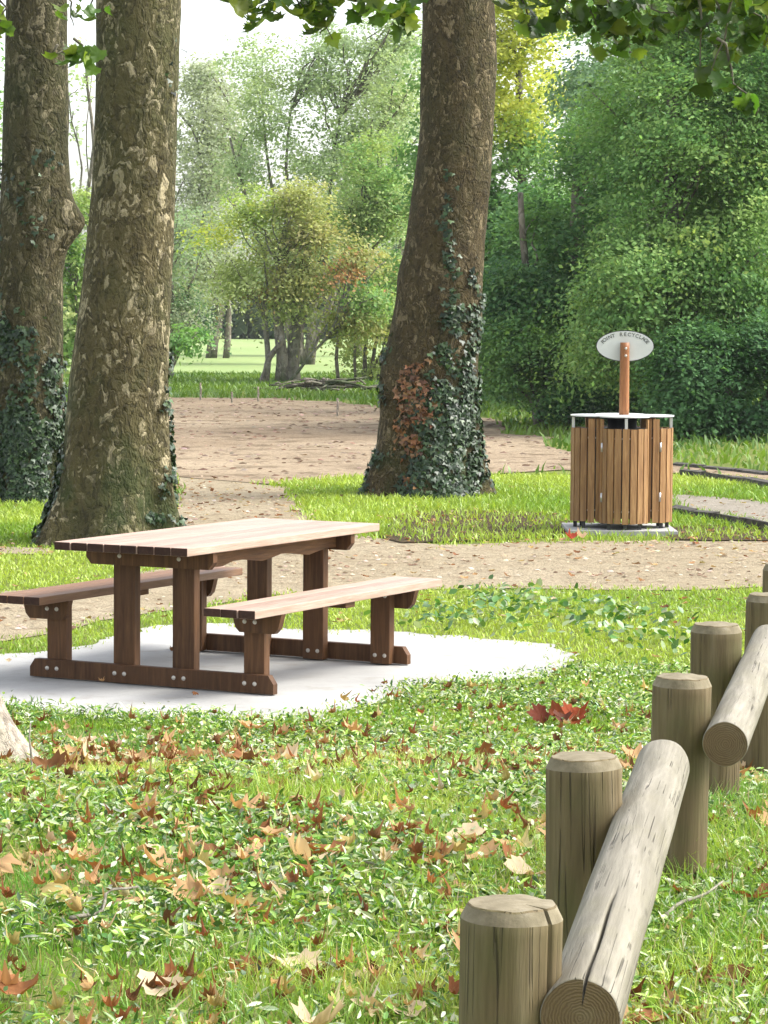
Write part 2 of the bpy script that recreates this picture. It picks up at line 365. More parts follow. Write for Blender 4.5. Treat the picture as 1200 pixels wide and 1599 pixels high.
# ------------------------------------------------------------------ picnic table
T = empty('picnic_table', (-.852, 15.366, .010), 1.0842)
tag(T, 'brown stained wooden picnic table with attached benches on the white concrete slab', 'picnic table')
L, WD, SP, VB, VO, TH, BH = 2.04, .80, 1.416, .7386, .79, .745, .453
def fr(u, v, z): return (u, -v, z)     # v to the right of the length axis
def planks(name, v0, v1, n, zt, th, mats, parent, seed):
    random.seed(seed); wv = (v1-v0)/n
    for k in range(n):
        mb = MB(); a = v0+k*wv+.0018; b = a+wv-.0036; e = random.uniform(-.004, .004)
        mb.box(-L/2+e, L/2+e, -b, -a, zt-th, zt, 0, .005, 1, 0)
        mb.build(name, mats, parent)
planks('tabletop_board', -WD/2, WD/2, 8, TH, .042, [M['board'], M['end_grain']], T, 1)
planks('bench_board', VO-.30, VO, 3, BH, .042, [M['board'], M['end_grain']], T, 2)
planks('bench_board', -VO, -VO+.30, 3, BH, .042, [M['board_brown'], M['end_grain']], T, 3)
def bolt(parent, u, v, z, su):
    bm = bmesh.new(); bmesh.ops.create_cone(bm, segments=14, radius1=.0135, radius2=.010, depth=.009, cap_ends=True)
    for q in bm.verts: q.co = Vector((q.co.z*su, q.co.x, q.co.y)) + Vector((u, -v, z))
    bmesh.ops.recalc_face_normals(bm, faces=bm.faces[:])
    me = bpy.data.meshes.new('bolt'); bm.to_mesh(me); bm.free(); return link('bolt', me, M['bolt'], parent, True)
for sg in (-1, 1):
    u_in, u_mid, u_out = sg*(SP/2-.060), sg*(SP/2), sg*(SP/2+.042)
    mb = MB(); Mz = lambda a, b, d: (d, -a, b)
    c = .03
    mb.prism([(-VB, .004), (VB, .004), (VB, .055), (VB-c, .098), (-VB+c, .098), (-VB, .055)], min(u_mid, u_out), max(u_mid, u_out), Mz)
    foot = mb.build('foot_beam', M['bench_dark_v'], T)
    mb = MB(); hz = TH-.042-.001
    mb.prism([(-.385+.03, hz-.088), (.385-.03, hz-.088), (.385, hz-.05), (.385, hz), (-.385, hz), (-.385, hz-.05)], min(u_mid, u_out), max(u_mid, u_out), Mz)
    beam = mb.build('cross_beam', M['bench_dark_v'], T)
    for v in (-.18, .18):
        mb = MB(); zb = .004 if sg > 0 else .006
        mb.box(min(u_in, u_mid-sg*.001), max(u_in, u_mid-sg*.001), -v-.065, -v+.065, zb, hz, 0, .006); lg = mb.build('leg', M['bench_dark_v'], T)
        for dv in (-.03, .03):
            bolt(foot, u_out, v+dv, .052, sg); bolt(lg, u_in, v+dv, .052, -sg)
        bolt(beam, u_out, v*1.0, hz-.04, sg)
    for v in (-.60, .60):
        mb = MB(); mb.box(min(u_in, u_mid-sg*.001), max(u_in, u_mid-sg*.001), -v-.06, -v+.06, .005, BH-.044, 0, .006); lg = mb.build('leg', M['bench_dark_v'], T)
        mb = MB(); z1 = BH-.043; vc = .64*math.copysign(1, v)
        mb.prism([(vc-.10, z1-.10), (vc+.10, z1-.10), (vc+.125, z1-.075), (vc+.135, z1-.04), (vc+.145, z1), (vc-.145, z1), (vc-.135, z1-.04), (vc-.125, z1-.075)], min(u_mid, u_out), max(u_mid, u_out), Mz)
        su = mb.build('bench_bracket', M['bench_dark_v'], T)
        for dv in (-.03, .03):
            bolt(foot, u_out, v+dv, .052, sg); bolt(lg, u_in, v+dv, .052, -sg); bolt(su, u_out, v+dv, z1-.045, sg); bolt(lg, u_in, v+dv, z1-.03, -sg)
for v in (-.27, .27):     # long rail with waney lower edge
    mb = MB(); n = 14; pts = [(-SP/2+.002, hz-.001)]; pts = []
    for i in range(n+1):
        u = -SP/2+.003+(SP-.006)*i/n; pts.append((u, hz-.075-.012*math.sin(i*1.3)-.008*random.random()))
    pts += [(SP/2-.003, hz-.001), (-SP/2+.003, hz-.001)]
    mb.prism(pts, -v-.022, -v+.022, lambda a, b, d: (a, d, b)); mb.build('long_rail', M['bench_dark'], T)
for v in (-.64, .64):
    mb = MB(); mb.box(-.05, .05, -v-.13, -v+.13, BH-.043-.03, BH-.043, 0, .004); mb.build('batten', M['bench_dark'], T)

# ------------------------------------------------------------------ log fence
FZ = GZ-.12
F0 = empty('log_rail_fence', (.206, 4.64, GZ)); tag(F0, 'low weathered round timber fence with thick silvery log rails at the right edge', 'fence')
def round_timber(L_, r, crack=None, chamfer=.022, seed=0, n=72, bottom=True, depth=.55, crack_len=1.0):
    """along local z from 0 to L_; groove at angle `crack` from the top down"""
    base_a = np.linspace(0, 2*math.pi, n, endpoint=False)
    ang = list(base_a)
    if crack is not None:
        ang = [a for a in ang if abs((a-crack+math.pi) % (2*math.pi)-math.pi) > .09] + [crack-.055, crack-.012, crack+.012, crack+.055]
        ang = sorted(a % (2*math.pi) for a in ang)
    m = len(ang); zs = [0, .004]+list(np.linspace(.03, L_-chamfer, 34))+[L_-.003, L_]
    if not bottom: zs[0:2] = [0, .01]
    V = []; mats = []; F_ = []
    def rr(z, k):
        if k >= len(zs)-2: return r*(.87 if k == len(zs)-2 else .84) if chamfer > .012 else r*(.995 if k == len(zs)-2 else .97)
        if bottom and k == 0: return r*.975
        return r
    for k, z in enumerate(zs):
        for a in ang:
            q = rr(z, k)*(1+.045*noise.noise(Vector((math.cos(a)*1.2, math.sin(a)*1.2, z*1.6+seed*7)))+.006*noise.noise(Vector((math.cos(a)*6, math.sin(a)*6, z*5+seed))))
            aa = a
            if crack is not None:
                dd = (a-crack+math.pi) % (2*math.pi)-math.pi; fr_ = max(0, min(1, ((z-(L_*(1-crack_len)))/(L_*crack_len*.35)))) if crack_len < 1 else 1
                wob = .05*noise.noise(Vector((z*6, seed, 1.5)))
                if abs(dd) < .03: q *= 1-(1-depth)*fr_
                if abs(dd) < .09: aa = a+wob
            V.append((q*math.cos(aa), q*math.sin(aa), z+(.004*noise.noise(Vector((a*2, seed, 0))) if k >= len(zs)-2 else 0)))
    for k in range(len(zs)-1):
        for i in range(m):
            F_.append((k*m+i, k*m+(i+1) % m, (k+1)*m+(i+1) % m, (k+1)*m+i)); mats.append(2 if k == len(zs)-3 and chamfer > .012 else 0)
    for (k, sgn, zz) in ((0, -1, 0), (len(zs)-1, 1, L_)):       # end discs as rings so that the groove cuts in
        prev = [k*m+i for i in range(m)]
        for q in (.72, .4, .12):
            cur = []
            for i in range(m):
                x, y, z = V[k*m+i]; rad = math.hypot(x, y); f = min(r*.84*q if sgn > 0 and chamfer > .012 else r*q, rad)
                cur.append(len(V)); V.append((x/rad*f, y/rad*f, zz+sgn*.003*(1-q)*(1 if chamfer > .012 else .6)))
            for i in range(m):
                F_.append((prev[i], prev[(i+1) % m], cur[(i+1) % m], cur[i])); mats.append(1)
            prev = cur
        F_.append(tuple(prev)); mats.append(1)
    bm = bmesh.new(); vs = [bm.verts.new(v) for v in V]
    for f, mi in zip(F_, mats):
        try: fc = bm.faces.new([vs[i] for i in f]); fc.material_index = mi; fc.smooth = mi == 0
        except ValueError: pass
    bmesh.ops.recalc_face_normals(bm, faces=bm.faces[:])
    me = bpy.data.meshes.new('timber'); bm.to_mesh(me); bm.free()
    a = me.attributes.new('tint', 'FLOAT', 'POINT'); a.data.foreach_set('value', np.full(len(me.vertices), (seed*.37) % 1, np.float32))
    return me
def fence_part(name, me, mats, M4, label=None):
    o = link(name, me, mats, F0); o.matrix_local = F0.matrix_basis.inverted() @ M4 if False else Matrix.Translation(-F0.location) @ M4
    if label: o['label'] = label
    return o
POSTS = [(.206, 4.64, .168, -.78, (.01, -.01), 'split post nearest the camera with a long black crack'),
         (.452, 6.22, .166, None, (-.02, .0), None), (.789, 7.62, .158, None, (.01, .01), None),
         (1.038, 8.93, .158, None, (.0, .01), None), (1.318, 9.89, .158, None, (.015, 0), None), (1.545, 11.1, .155, None, (0, 0), None)]
for i, (x, y, d, ck, tl, lb) in enumerate(POSTS):
    g = float(terr(x, y)); top = CAM_H-.96; z0 = min(g, GZ)-.12
    me = round_timber(top-z0+(.0, .0, .0, .0, -.0, -.0)[i], d/2, ck, .024, i+1, depth=.45)
    M4 = Matrix.Translation((x, y, z0)) @ Matrix.Rotation(tl[0], 4, 'Y') @ Matrix.Rotation(tl[1], 4, 'X')
    fence_part('post', me, [M['post'], M['top'], M['top']], M4, lb)
def rail(a, b, r, ck, seed, label, cl):
    a = Vector(a); b = Vector(b); d = a-b                 # local +z towards the near end
    me = round_timber(d.length, r, ck, .008, seed, depth=.3, crack_len=cl)
    M4 = Matrix.Translation(b) @ d.to_track_quat('Z', 'Y').to_matrix().to_4x4()
    return fence_part('rail', me, [M['log'], M['ring'], M['log']], M4, label)
def ang_for(a, b, up_deg):      # angle in the local frame that faces `up_deg` right of straight up
    a = Vector(a); b = Vector(b); q = (a-b).to_track_quat('Z', 'Y').to_matrix()
    w_ = Vector((math.sin(R(up_deg)), 0, math.cos(R(up_deg)))); l = q.transposed() @ w_
    return math.atan2(l.y, l.x) % (2*math.pi)
a1, b1 = (.321, 4.56, CAM_H-1.13), (.686, 6.98, CAM_H-1.10)
rail(a1, b1, .0655, ang_for(a1, b1, 8), 21, 'thick pale log rail with a crack at its near sawn end', .28)
a2, b2 = (.872, 7.27, CAM_H-1.09), (1.285, 9.55, CAM_H-1.085)
rail(a2, b2, .0575, None, 26, 'thinner pale log rail starting behind the third post', .0)

# ------------------------------------------------------------------ recycling point
BC = gnd(970, 831); BX, BY = BC.x, BC.y
B = empty('recycling_station', (BX, BY, .045)); tag(B, 'four lobed recycling bin clad in wooden slats with a white oval sign on a pole', 'recycling bin')
mb = MB(); mb.box(BX-.50, BX+.46, BY-.47, BY+.47, -.02, .045, 0, .006); o = mb.build('concrete_pad', M['concrete']); tag(o, 'square pale concrete pad under the slatted recycling bin', 'concrete pad')
LR, LC = .205, .238
def lobe_plate(z0, z1, r, name, mat):
    pts = []
    for k in range(4):
        c = Vector((math.cos(k*math.pi/2), math.sin(k*math.pi/2)))*LC
        for j in range(-13, 14):
            a = k*math.pi/2 + j*R(9.2); p = (c.x+r*math.cos(a), c.y+r*math.sin(a))
            if abs(math.atan2(p[1]*c.x-p[0]*c.y, p[0]*c.x+p[1]*c.y)) <= math.pi/4: pts.append(p)
    mb = MB(); mb.prism(pts, z0, z1, lambda a, b, d: (a, b, d)); return mb.build(name, mat, B)
HB = .985
lobe_plate(HB, HB+.012, .222, 'top_plate', M['white']); lobe_plate(HB-.007, HB-.001, .214, 'top_plate_core', M['rim'])
for k in range(4):
    th0 = k*math.pi/2; cx, cy = math.cos(th0)*LC, math.sin(th0)*LC
    random.seed(40+k); lo = MB(); hi = MB()
    for j in range(-6, 7):
        a = th0 + j*R(19.3)
        p = Vector((cx+LR*math.cos(a), cy+LR*math.sin(a), 0))
        if abs(math.atan2(p.y*math.cos(th0)-p.x*math.sin(th0), p.x*math.cos(th0)+p.y*math.sin(th0))) > math.pi/4+.02: continue
        tall = abs(j) >= 4
        tgt = hi if tall else lo; zt = (.965 if tall else .885); hw, ht = .0295, .009
        e = [(-ht, -hw), (ht, -hw), (ht, hw), (-ht, hw)]
        ca, sa = math.cos(a), math.sin(a)
        z0 = .055+random.uniform(-.006, .006)
        V = [(p.x+ca*q-sa*w_, p.y+sa*q+ca*w_, z) for z in (z0, zt+random.uniform(-.003, .003)) for q, w_ in e]
        F_ = [(0, 1, 5, 4), (1, 2, 6, 5), (2, 3, 7, 6), (3, 0, 4, 7), (3, 2, 1, 0), (4, 5, 6, 7)]
        tgt.add(V, F_, 0)
    lo.build('slatted_door', M['slat'], B); hi.build('slatted_side', M['slat'], B)
    mb = MB(); ring = [(cx+.183*math.cos(a), cy+.183*math.sin(a)) for a in np.linspace(0, 2*math.pi, 28, endpoint=False)]
    mb.prism(ring, .10, .875, lambda a, b, d: (a, b, d)); mb.build('inner_bin', M['dark'], B)
    for zz in (.16, .80):
        mb = MB(); mb.tube([(cx+.192*math.cos(a), cy+.192*math.sin(a), zz) for a in np.linspace(th0-R(110), th0+R(110), 22)], [.008]*22, 6); mb.build('metal_hoop', M['steel'], B)
    for da in (-52, 0, 52):
        a = th0+R(da); x, y = cx+.17*math.cos(a), cy+.17*math.sin(a)
        mb = MB(); mb.box(x-.016, x+.016, y-.016, y+.016, 0, .12, 0, .003); mb.build('foot', M['dark'], B)
    mb = MB(); x, y = cx+.195*math.cos(th0), cy+.195*math.sin(th0)
    mb.box(x-.013, x+.013, y-.013, y+.013, .86, .984, 0, .003); mb.build('bracket', M['steel'], B)
    for sa in (-1,):
        for zz in (.28, .72):
            a = th0+sa*R(67); x, y = cx+(LR+.014)*math.cos(a), cy+(LR+.014)*math.sin(a)
            mb = MB(); mb.tube([(x, y, zz-.04), (x, y, zz+.04)], [.010, .010], 8); mb.build('hinge', M['steel'], B, True)
mb = MB(); mb.tube([(0, 0, .10), (0, 0, .974)], [.13, .13], 20); mb.build('dark_filler', M['dark'], B, True)  # added dark cylinder, stands in for the shade inside the openings
PX0 = .015
mb = MB(); n_ = 12
mb.tube([(PX0, 0, HB+.012+i*(1.625-HB)/n_) for i in range(n_+1)], [.044-.003*i/n_ for i in range(n_+1)], 24)
pole = mb.build('pole', M['pole'], B, True)
for f in pole.data.polygons:
    if len(f.vertices) > 4: f.use_smooth = False
for zz in (1.52, 1.585):
    bm = bmesh.new(); bmesh.ops.create_uvsphere(bm, u_segments=12, v_segments=8, radius=.012)
    for q in bm.verts: q.co = Vector((PX0+q.co.x+.006, -.041+q.co.y*.5, zz+q.co.z))
    me = bpy.data.meshes.new('bolt'); bm.to_mesh(me); bm.free(); link('bolt', me, M['bolt'], pole, True)
SA, SB, SZ = .252, .133, 1.605
def oval(a, b, y0, y1, mat, name, parent):
    mb = MB(); pts = [(PX0+.006+a*math.cos(t), SZ+b*math.sin(t)) for t in np.linspace(0, 2*math.pi, 64, endpoint=False)]
    mb.prism(pts, y0, y1, lambda p, q, d: (p, d, q)); return mb.build(name, mat, parent)
sp = oval(SA, SB, .047, .057, M['signw'], 'sign_plate', B); oval(SA+.007, SB+.007, .050, .055, M['rim'], 'sign_rim', sp)
def letters(txt, size, place, parent, mat, yy, name='lettering'):
    bm = bmesh.new(); dg = bpy.context.evaluated_depsgraph_get()
    for i, ch in enumerate(txt):
        if ch == ' ': continue
        cu = bpy.data.curves.new('ch', 'FONT'); cu.body = ch; cu.size = size; cu.align_x = 'CENTER'; cu.align_y = 'CENTER'; cu.extrude = .001; cu.offset = .0010
        ob = bpy.data.objects.new('ch', cu); COL.objects.link(ob); bpy.context.view_layer.update()
        me = bpy.data.meshes.new_from_object(ob.evaluated_get(bpy.context.evaluated_depsgraph_get()))
        x, z, rot = place(i); c_, s_ = math.cos(rot), math.sin(rot)
        for v in me.vertices:
            a, b, e = v.co; v.co = (x + a*c_ - b*s_, yy-e, z + a*s_ + b*c_)
        bm.from_mesh(me); bpy.data.meshes.remove(me); bpy.data.objects.remove(ob); bpy.data.curves.remove(cu)
    bmesh.ops.recalc_face_normals(bm, faces=bm.faces[:])
    me = bpy.data.meshes.new(name); bm.to_mesh(me); bm.free(); return link(name, me, mat, parent)
TXT = 'POINT RECYCLAGE'
def pl(i):
    t = R(90) + R(70) - R(140)*i/(len(TXT)-1); a, b = SA-.042, SB-.030
    return PX0+.006+a*math.cos(t), SZ+b*math.sin(t), math.atan2(b*math.cos(t), -a*math.sin(t)) + math.pi if False else math.atan2(-b*math.cos(t), a*math.sin(t))
letters(TXT, .045, pl, sp, M['letter'], .0455)

# ------------------------------------------------------------------ plane trees (big trunks)
def interp(P, v):
    P = sorted(P); ks = [p[0] for p in P]
    return [float(np.interp(v, ks, [p[j] for p in P])) for j in range(1, len(P[0]))]
def big_trunk(prof, D, seed, lobes, name, label, mat, bumps=(), topz=9.5):
    """prof: (z, cx, r) in metres; returns object root, and surface function"""
    base = prof[-1] if prof[-1][0] < prof[0][0] else prof[0]
    bx = interp(prof, 0)[0]
    root = empty(name, (bx, D, 0)); tag(root, label, 'tree', None)
    def surf(phi, z):
        cx, r = interp(prof, z)
        k = math.exp(-max(z, 0)/.55)
        q = r*(1-.04*k) + lobes[0]*k*math.cos(lobes[1]*phi+lobes[2]) + .5*lobes[0]*k*math.cos((lobes[1]+3)*phi+1.7*lobes[2])
        c, s_ = math.cos(phi), math.sin(phi)
        q *= 1 + .05*noise.noise(Vector((c*1.1, s_*1.1, z*.9+seed))) + .022*noise.noise(Vector((c*4, s_*4, z*3+seed))) + .010*noise.noise(Vector((c*11, s_*11, z*8+seed)))
        for (bz, bphi, amp, wz, wp) in bumps:
            dp = (phi-bphi+math.pi) % (2*math.pi)-math.pi
            q += amp*math.exp(-((z-bz)/wz)**2-(dp/wp)**2)
        return Vector((cx+q*c, D+q*s_, z))
    n = 88; zs = np.concatenate([np.linspace(-.15, 1.4, 40), np.linspace(1.45, topz, 110)])
    V = np.array([surf(2*math.pi*i/n, z)-root.location for z in zs for i in range(n)])
    ii = (np.arange(len(zs)-1)[:, None]*n+np.arange(n)[None]); jj = (np.arange(len(zs)-1)[:, None]*n+(np.arange(n)[None]+1) % n)
    F_ = np.stack([ii, jj, jj+n, ii+n], -1).reshape(-1, 4)
    o = link('trunk', np_mesh('trunk', V, [F_]), mat, root, True)
    return root, surf
def prof_px(rows, D, extra=()):
    out = []
    for y, l, r_ in rows:
        a, b = at(l, y, D), at(r_, y, D); out.append(((a.z+b.z)/2, (a.x+b.x)/2, (b.x-a.x)/2))
    return sorted(out+list(extra))
D3, D2, D1 = 30.3, 24.0, 28.8
p3 = prof_px([(0, 660, 772), (100, 658, 776), (200, 655, 772), (300, 645, 766), (400, 632, 757), (450, 622, 753), (500, 612, 750), (560, 600, 746), (600, 596, 744), (650, 593, 744), (700, 584, 749), (735, 572, 757), (760, 562, 764), (778, 552, 773)], D3, [(9.5, .80, .36)])
p2 = prof_px([(0, 152, 281), (100, 150, 280), (200, 147, 277), (300, 143, 273), (400, 134, 270), (500, 120, 267), (600, 108, 265), (700, 98, 267), (760, 87, 272), (800, 72, 279), (830, 58, 287), (850, 46, 292)], D2, [(9.5, -1.95, .31)])
p1 = prof_px([(0, 10, 105), (100, 8, 106), (200, 5, 107), (300, 0, 108), (345, -3, 110), (400, -5, 101), (430, -6, 98), (500, -7, 98), (600, -9, 99), (700, -14, 97), (760, -22, 99), (790, -34, 106)], D1, [(9.5, -3.5, .27)])
t3, s3 = big_trunk(p3, D3, 3.1, (.07, 5, .6), 'plane_tree', 'large plane tree behind the table with ivy on the right of its flared trunk', M['bark_mid'], [(2.35, math.pi, .03, .25, .5), (2.0, -.6, .04, .4, .4), (1.25, math.pi+.3, .05, .3, .5)])
t2, s2 = big_trunk(p2, D2, 8.3, (.06, 6, 2.0), 'plane_tree', 'large mottled plane tree with flaking bark directly behind the left of the table', M['bark_plane'])
zb = at(125, 350, D1).z
t1, s1 = big_trunk(p1, D1, 13.7, (.05, 5, 1.0), 'plane_tree', 'plane tree at the left edge with a pointed knob and ivy covered base', M['bark_dark'], [(zb, -.15, .13, .17, .33), (zb+.15, -.3, .05, .35, .5)])
# near tree at the far left: only its root flare shows
DN = 10.85; gN = float(terr(-1.8, DN))
pn = sorted([(gN-.2, -1.83, .66), (gN-.02, -1.84, .585), (gN+.08, -1.85, .50), (gN+.18, -1.87, .455), (gN+.35, -1.90, .41), (gN+.7, -1.93, .37), (gN+1.5, -1.97, .33), (gN+6, -2.0, .25)])
tn, sn = big_trunk(pn, DN, 21.0, (.03, 5, .3), 'plane_tree', 'pale barked tree whose root flare enters at the lower left corner', M['bark_pale'], (), gN+6)

# leaf templates --------------------------------------------------
def plane_leaf(lobed=True):
    pts = [(0, 0), (.18, -.03), (.36, -.10), (.40, .07), (.58, .17), (.46, .30), (.50, .54), (.31, .50), (.25, .68), (.13, .74), (0, .98)]
    out = pts + [(-x, y) for x, y in pts[-2:0:-1]]
    return out
LEAF = plane_leaf()
def leaf_vf(out, curl, fold, seed, twist=0.0):
    """centre, mid ring and outer ring; local x side, y along, z up"""
    r_ = random.Random(seed); n = len(out); ang0 = r_.uniform(0, 6.28)
    O = [(x*r_.uniform(.88, 1.12), y*r_.uniform(.92, 1.08)-.3) for x, y in out]
    O[0] = (0, -.3); P = [(0, 0)]+[(x*.52, y*.52) for x, y in O]+O; V = []
    for i, (x, y) in enumerate(P):
        d = x*math.cos(ang0)+y*math.sin(ang0); q = math.hypot(x, y)
        z = fold*abs(x)*.9 + curl*(q*q*1.6 + d*d*1.2) + twist*x*y*1.6 + (.035*r_.uniform(-1, 1) if i else 0) + (.06*r_.uniform(-1, 1) if i > n else 0)
        sh = 1-.35*min(1, q*abs(curl)); V.append((x*sh, y*sh, z))
    F_ = [(0, 1+i, 1+(i+1) % n) for i in range(n)]
    for i in range(n):
        a, b = 1+i, 1+(i+1) % n; F_ += [(a, a+n, b+n), (a, b+n, b)]
    return np.array(V), F_
def scatter(name, tV, tF, pos, rot, size, tint, mats, parent=None):
    """pos (n,3), rot (n,3,3), size (n,)"""
    tV = np.asarray(tV, float); n = len(pos); k = len(tV)
    V = np.einsum('nij,kj->nki', rot, tV)*np.asarray(size)[:, None, None] + pos[:, None, :]
    F_ = []
    for m_ in sorted({len(f) for f in tF}):
        f = np.array([g for g in tF if len(g) == m_]); F_.append((f[None]+(np.arange(n)*k)[:, None, None]).reshape(-1, m_))
    c = np.repeat(tint, k, axis=0)
    return link(name, np_mesh(name, V.reshape(-1, 3), F_, c), mats, parent)
def rots(n, tilt, up=None, g=rng, yaw=None):
    """random rotations: normal tilted ~tilt from up, random yaw"""
    up = np.tile([0, 0, 1.0], (n, 1)) if up is None else up
    nrm = up + g.normal(0, 1, (n, 3))*np.asarray(tilt).reshape(-1, 1) if np.ndim(tilt) else up + g.normal(0, 1, (n, 3))*tilt
    nrm /= np.linalg.norm(nrm, axis=1)[:, None]
    a = g.normal(0, 1, (n, 3)); a -= (a*nrm).sum(1)[:, None]*nrm; a /= np.linalg.norm(a, axis=1)[:, None]
    b = np.cross(nrm, a)
    return np.stack([a, b, nrm], -1)
def pal(cols, n, g=rng, var=.18):
    c = np.array(cols)[g.integers(0, len(cols), n)]; return np.clip(c*(1+g.normal(0, var, (n, 1)))*(1+g.normal(0, .05, (n, 3))), .004, .9)
LEAF_GAIN = 2.45
DIA = ([(0, -.5, 0), (.30, -.05, .07), (0, .5, 0), (-.30, -.05, .07)], [(0, 1, 2), (0, 2, 3)])

# ivy ---------------------------------------------------------------
IVY = ([(0, 0, 0), (.45, -.15, -.05), (.5, .25, -.05), (.2, .4, .03), (0, .85, -.08), (-.2, .4, .03), (-.5, .25, -.05), (-.45, -.15, -.05)], [(0, 1, 2, 3), (0, 3, 4, 5), (0, 5, 6, 7)])
def ivy(name, label, surf, prof, D, spans, cols, size, seed, cat='ivy'):
    g = np.random.default_rng(seed); P = []; Nn = []
    for (x0, y0, x1, y1, w_, n) in spans:
        for _ in range(n):
            t = g.random(); x = x0+(x1-x0)*t + g.normal(0, w_*.5) + 8*math.sin(t*9+x0); y = y0+(y1-y0)*t + g.normal(0, w_*.3)
            p = at(x, y, D); z = max(p.z, .02)
            if noise.noise(Vector((x*.05, y*.035, seed))) < -.18: continue
            cx, r = interp(prof, z)
            sft = (p.x-cx)/r
            if abs(sft) > 1.25: continue
            sft = max(-1.0, min(1.0, sft)); phi = -math.pi/2+math.asin(sft)+g.normal(0, .05)
            q = surf(phi, z); o = Vector((math.cos(phi), math.sin(phi), .35)); P.append(q+o*g.uniform(.004, .035)); Nn.append(o)
    P = np.array(P); Nn = np.array(Nn)
    root_loc = P.mean(0)*0+np.array([*surf(-math.pi/2, .02)]); n = len(P)
    nrm = Nn+g.normal(0, .45, (n, 3)); nrm /= np.linalg.norm(nrm, axis=1)[:, None]
    dn = np.tile([0, 0, -1.0], (n, 1))+g.normal(0, .5, (n, 3)); dn -= (dn*nrm).sum(1)[:, None]*nrm; dn /= np.linalg.norm(dn, axis=1)[:, None]
    rot = np.stack([np.cross(dn, nrm), dn, nrm], -1)
    o = scatter(name, *IVY, P, rot, size*g.uniform(.6, 1.25, n), pal(cols, n, g, .25), M['ivy'])
    return tag(o, label, cat)
IC = [(.014, .032, .012), (.022, .045, .016), (.032, .06, .022), (.05, .085, .03)]
ivy('ivy', 'dark glossy ivy climbing the right side of the flared trunk behind the table', s3, p3, D3,
    [(695, 775, 700, 600, 56, 1700), (740, 775, 735, 600, 30, 1200), (698, 610, 700, 480, 16, 260), (703, 500, 700, 260, 11, 170), (737, 610, 733, 480, 14, 260), (735, 490, 747, 380, 7, 110), (640, 775, 660, 740, 40, 260), (597, 640, 606, 520, 8, 90), (560, 775, 590, 700, 12, 120)], IC, .062, 5)
DR = [(.17, .07, .022), (.22, .10, .035), (.12, .05, .02), (.24, .13, .06)]
ivy('dead_vine', 'rusty brown dead vine leaves on the lower front of the ivy clad trunk', s3, p3, D3,
    [(645, 600, 650, 700, 30, 330), (636, 560, 640, 640, 8, 60), (655, 560, 655, 620, 6, 40), (640, 740, 638, 760, 10, 30)], DR, .06, 6, 'vine')
ivy('ivy', 'dense dark ivy wrapping the base of the leftmost trunk', s1, p1, D1,
    [(-10, 690, 95, 690, 110, 4200), (0, 780, 90, 760, 40, 900), (5, 560, 30, 500, 40, 420), (-2, 520, -2, 250, 10, 160), (60, 600, 85, 560, 30, 160), (50, 380, 60, 240, 30, 60), (90, 560, 85, 640, 20, 200)], IC, .062, 7)
ivy('ivy', 'thin ivy along both lower edges of the mottled trunk behind the table', s2, p2, D2,
    [(266, 540, 268, 780, 7, 170), (275, 700, 286, 800, 12, 190), (100, 700, 50, 860, 18, 330), (240, 800, 285, 812, 8, 90), (265, 150, 275, 60, 4, 12)], IC, .055, 8)

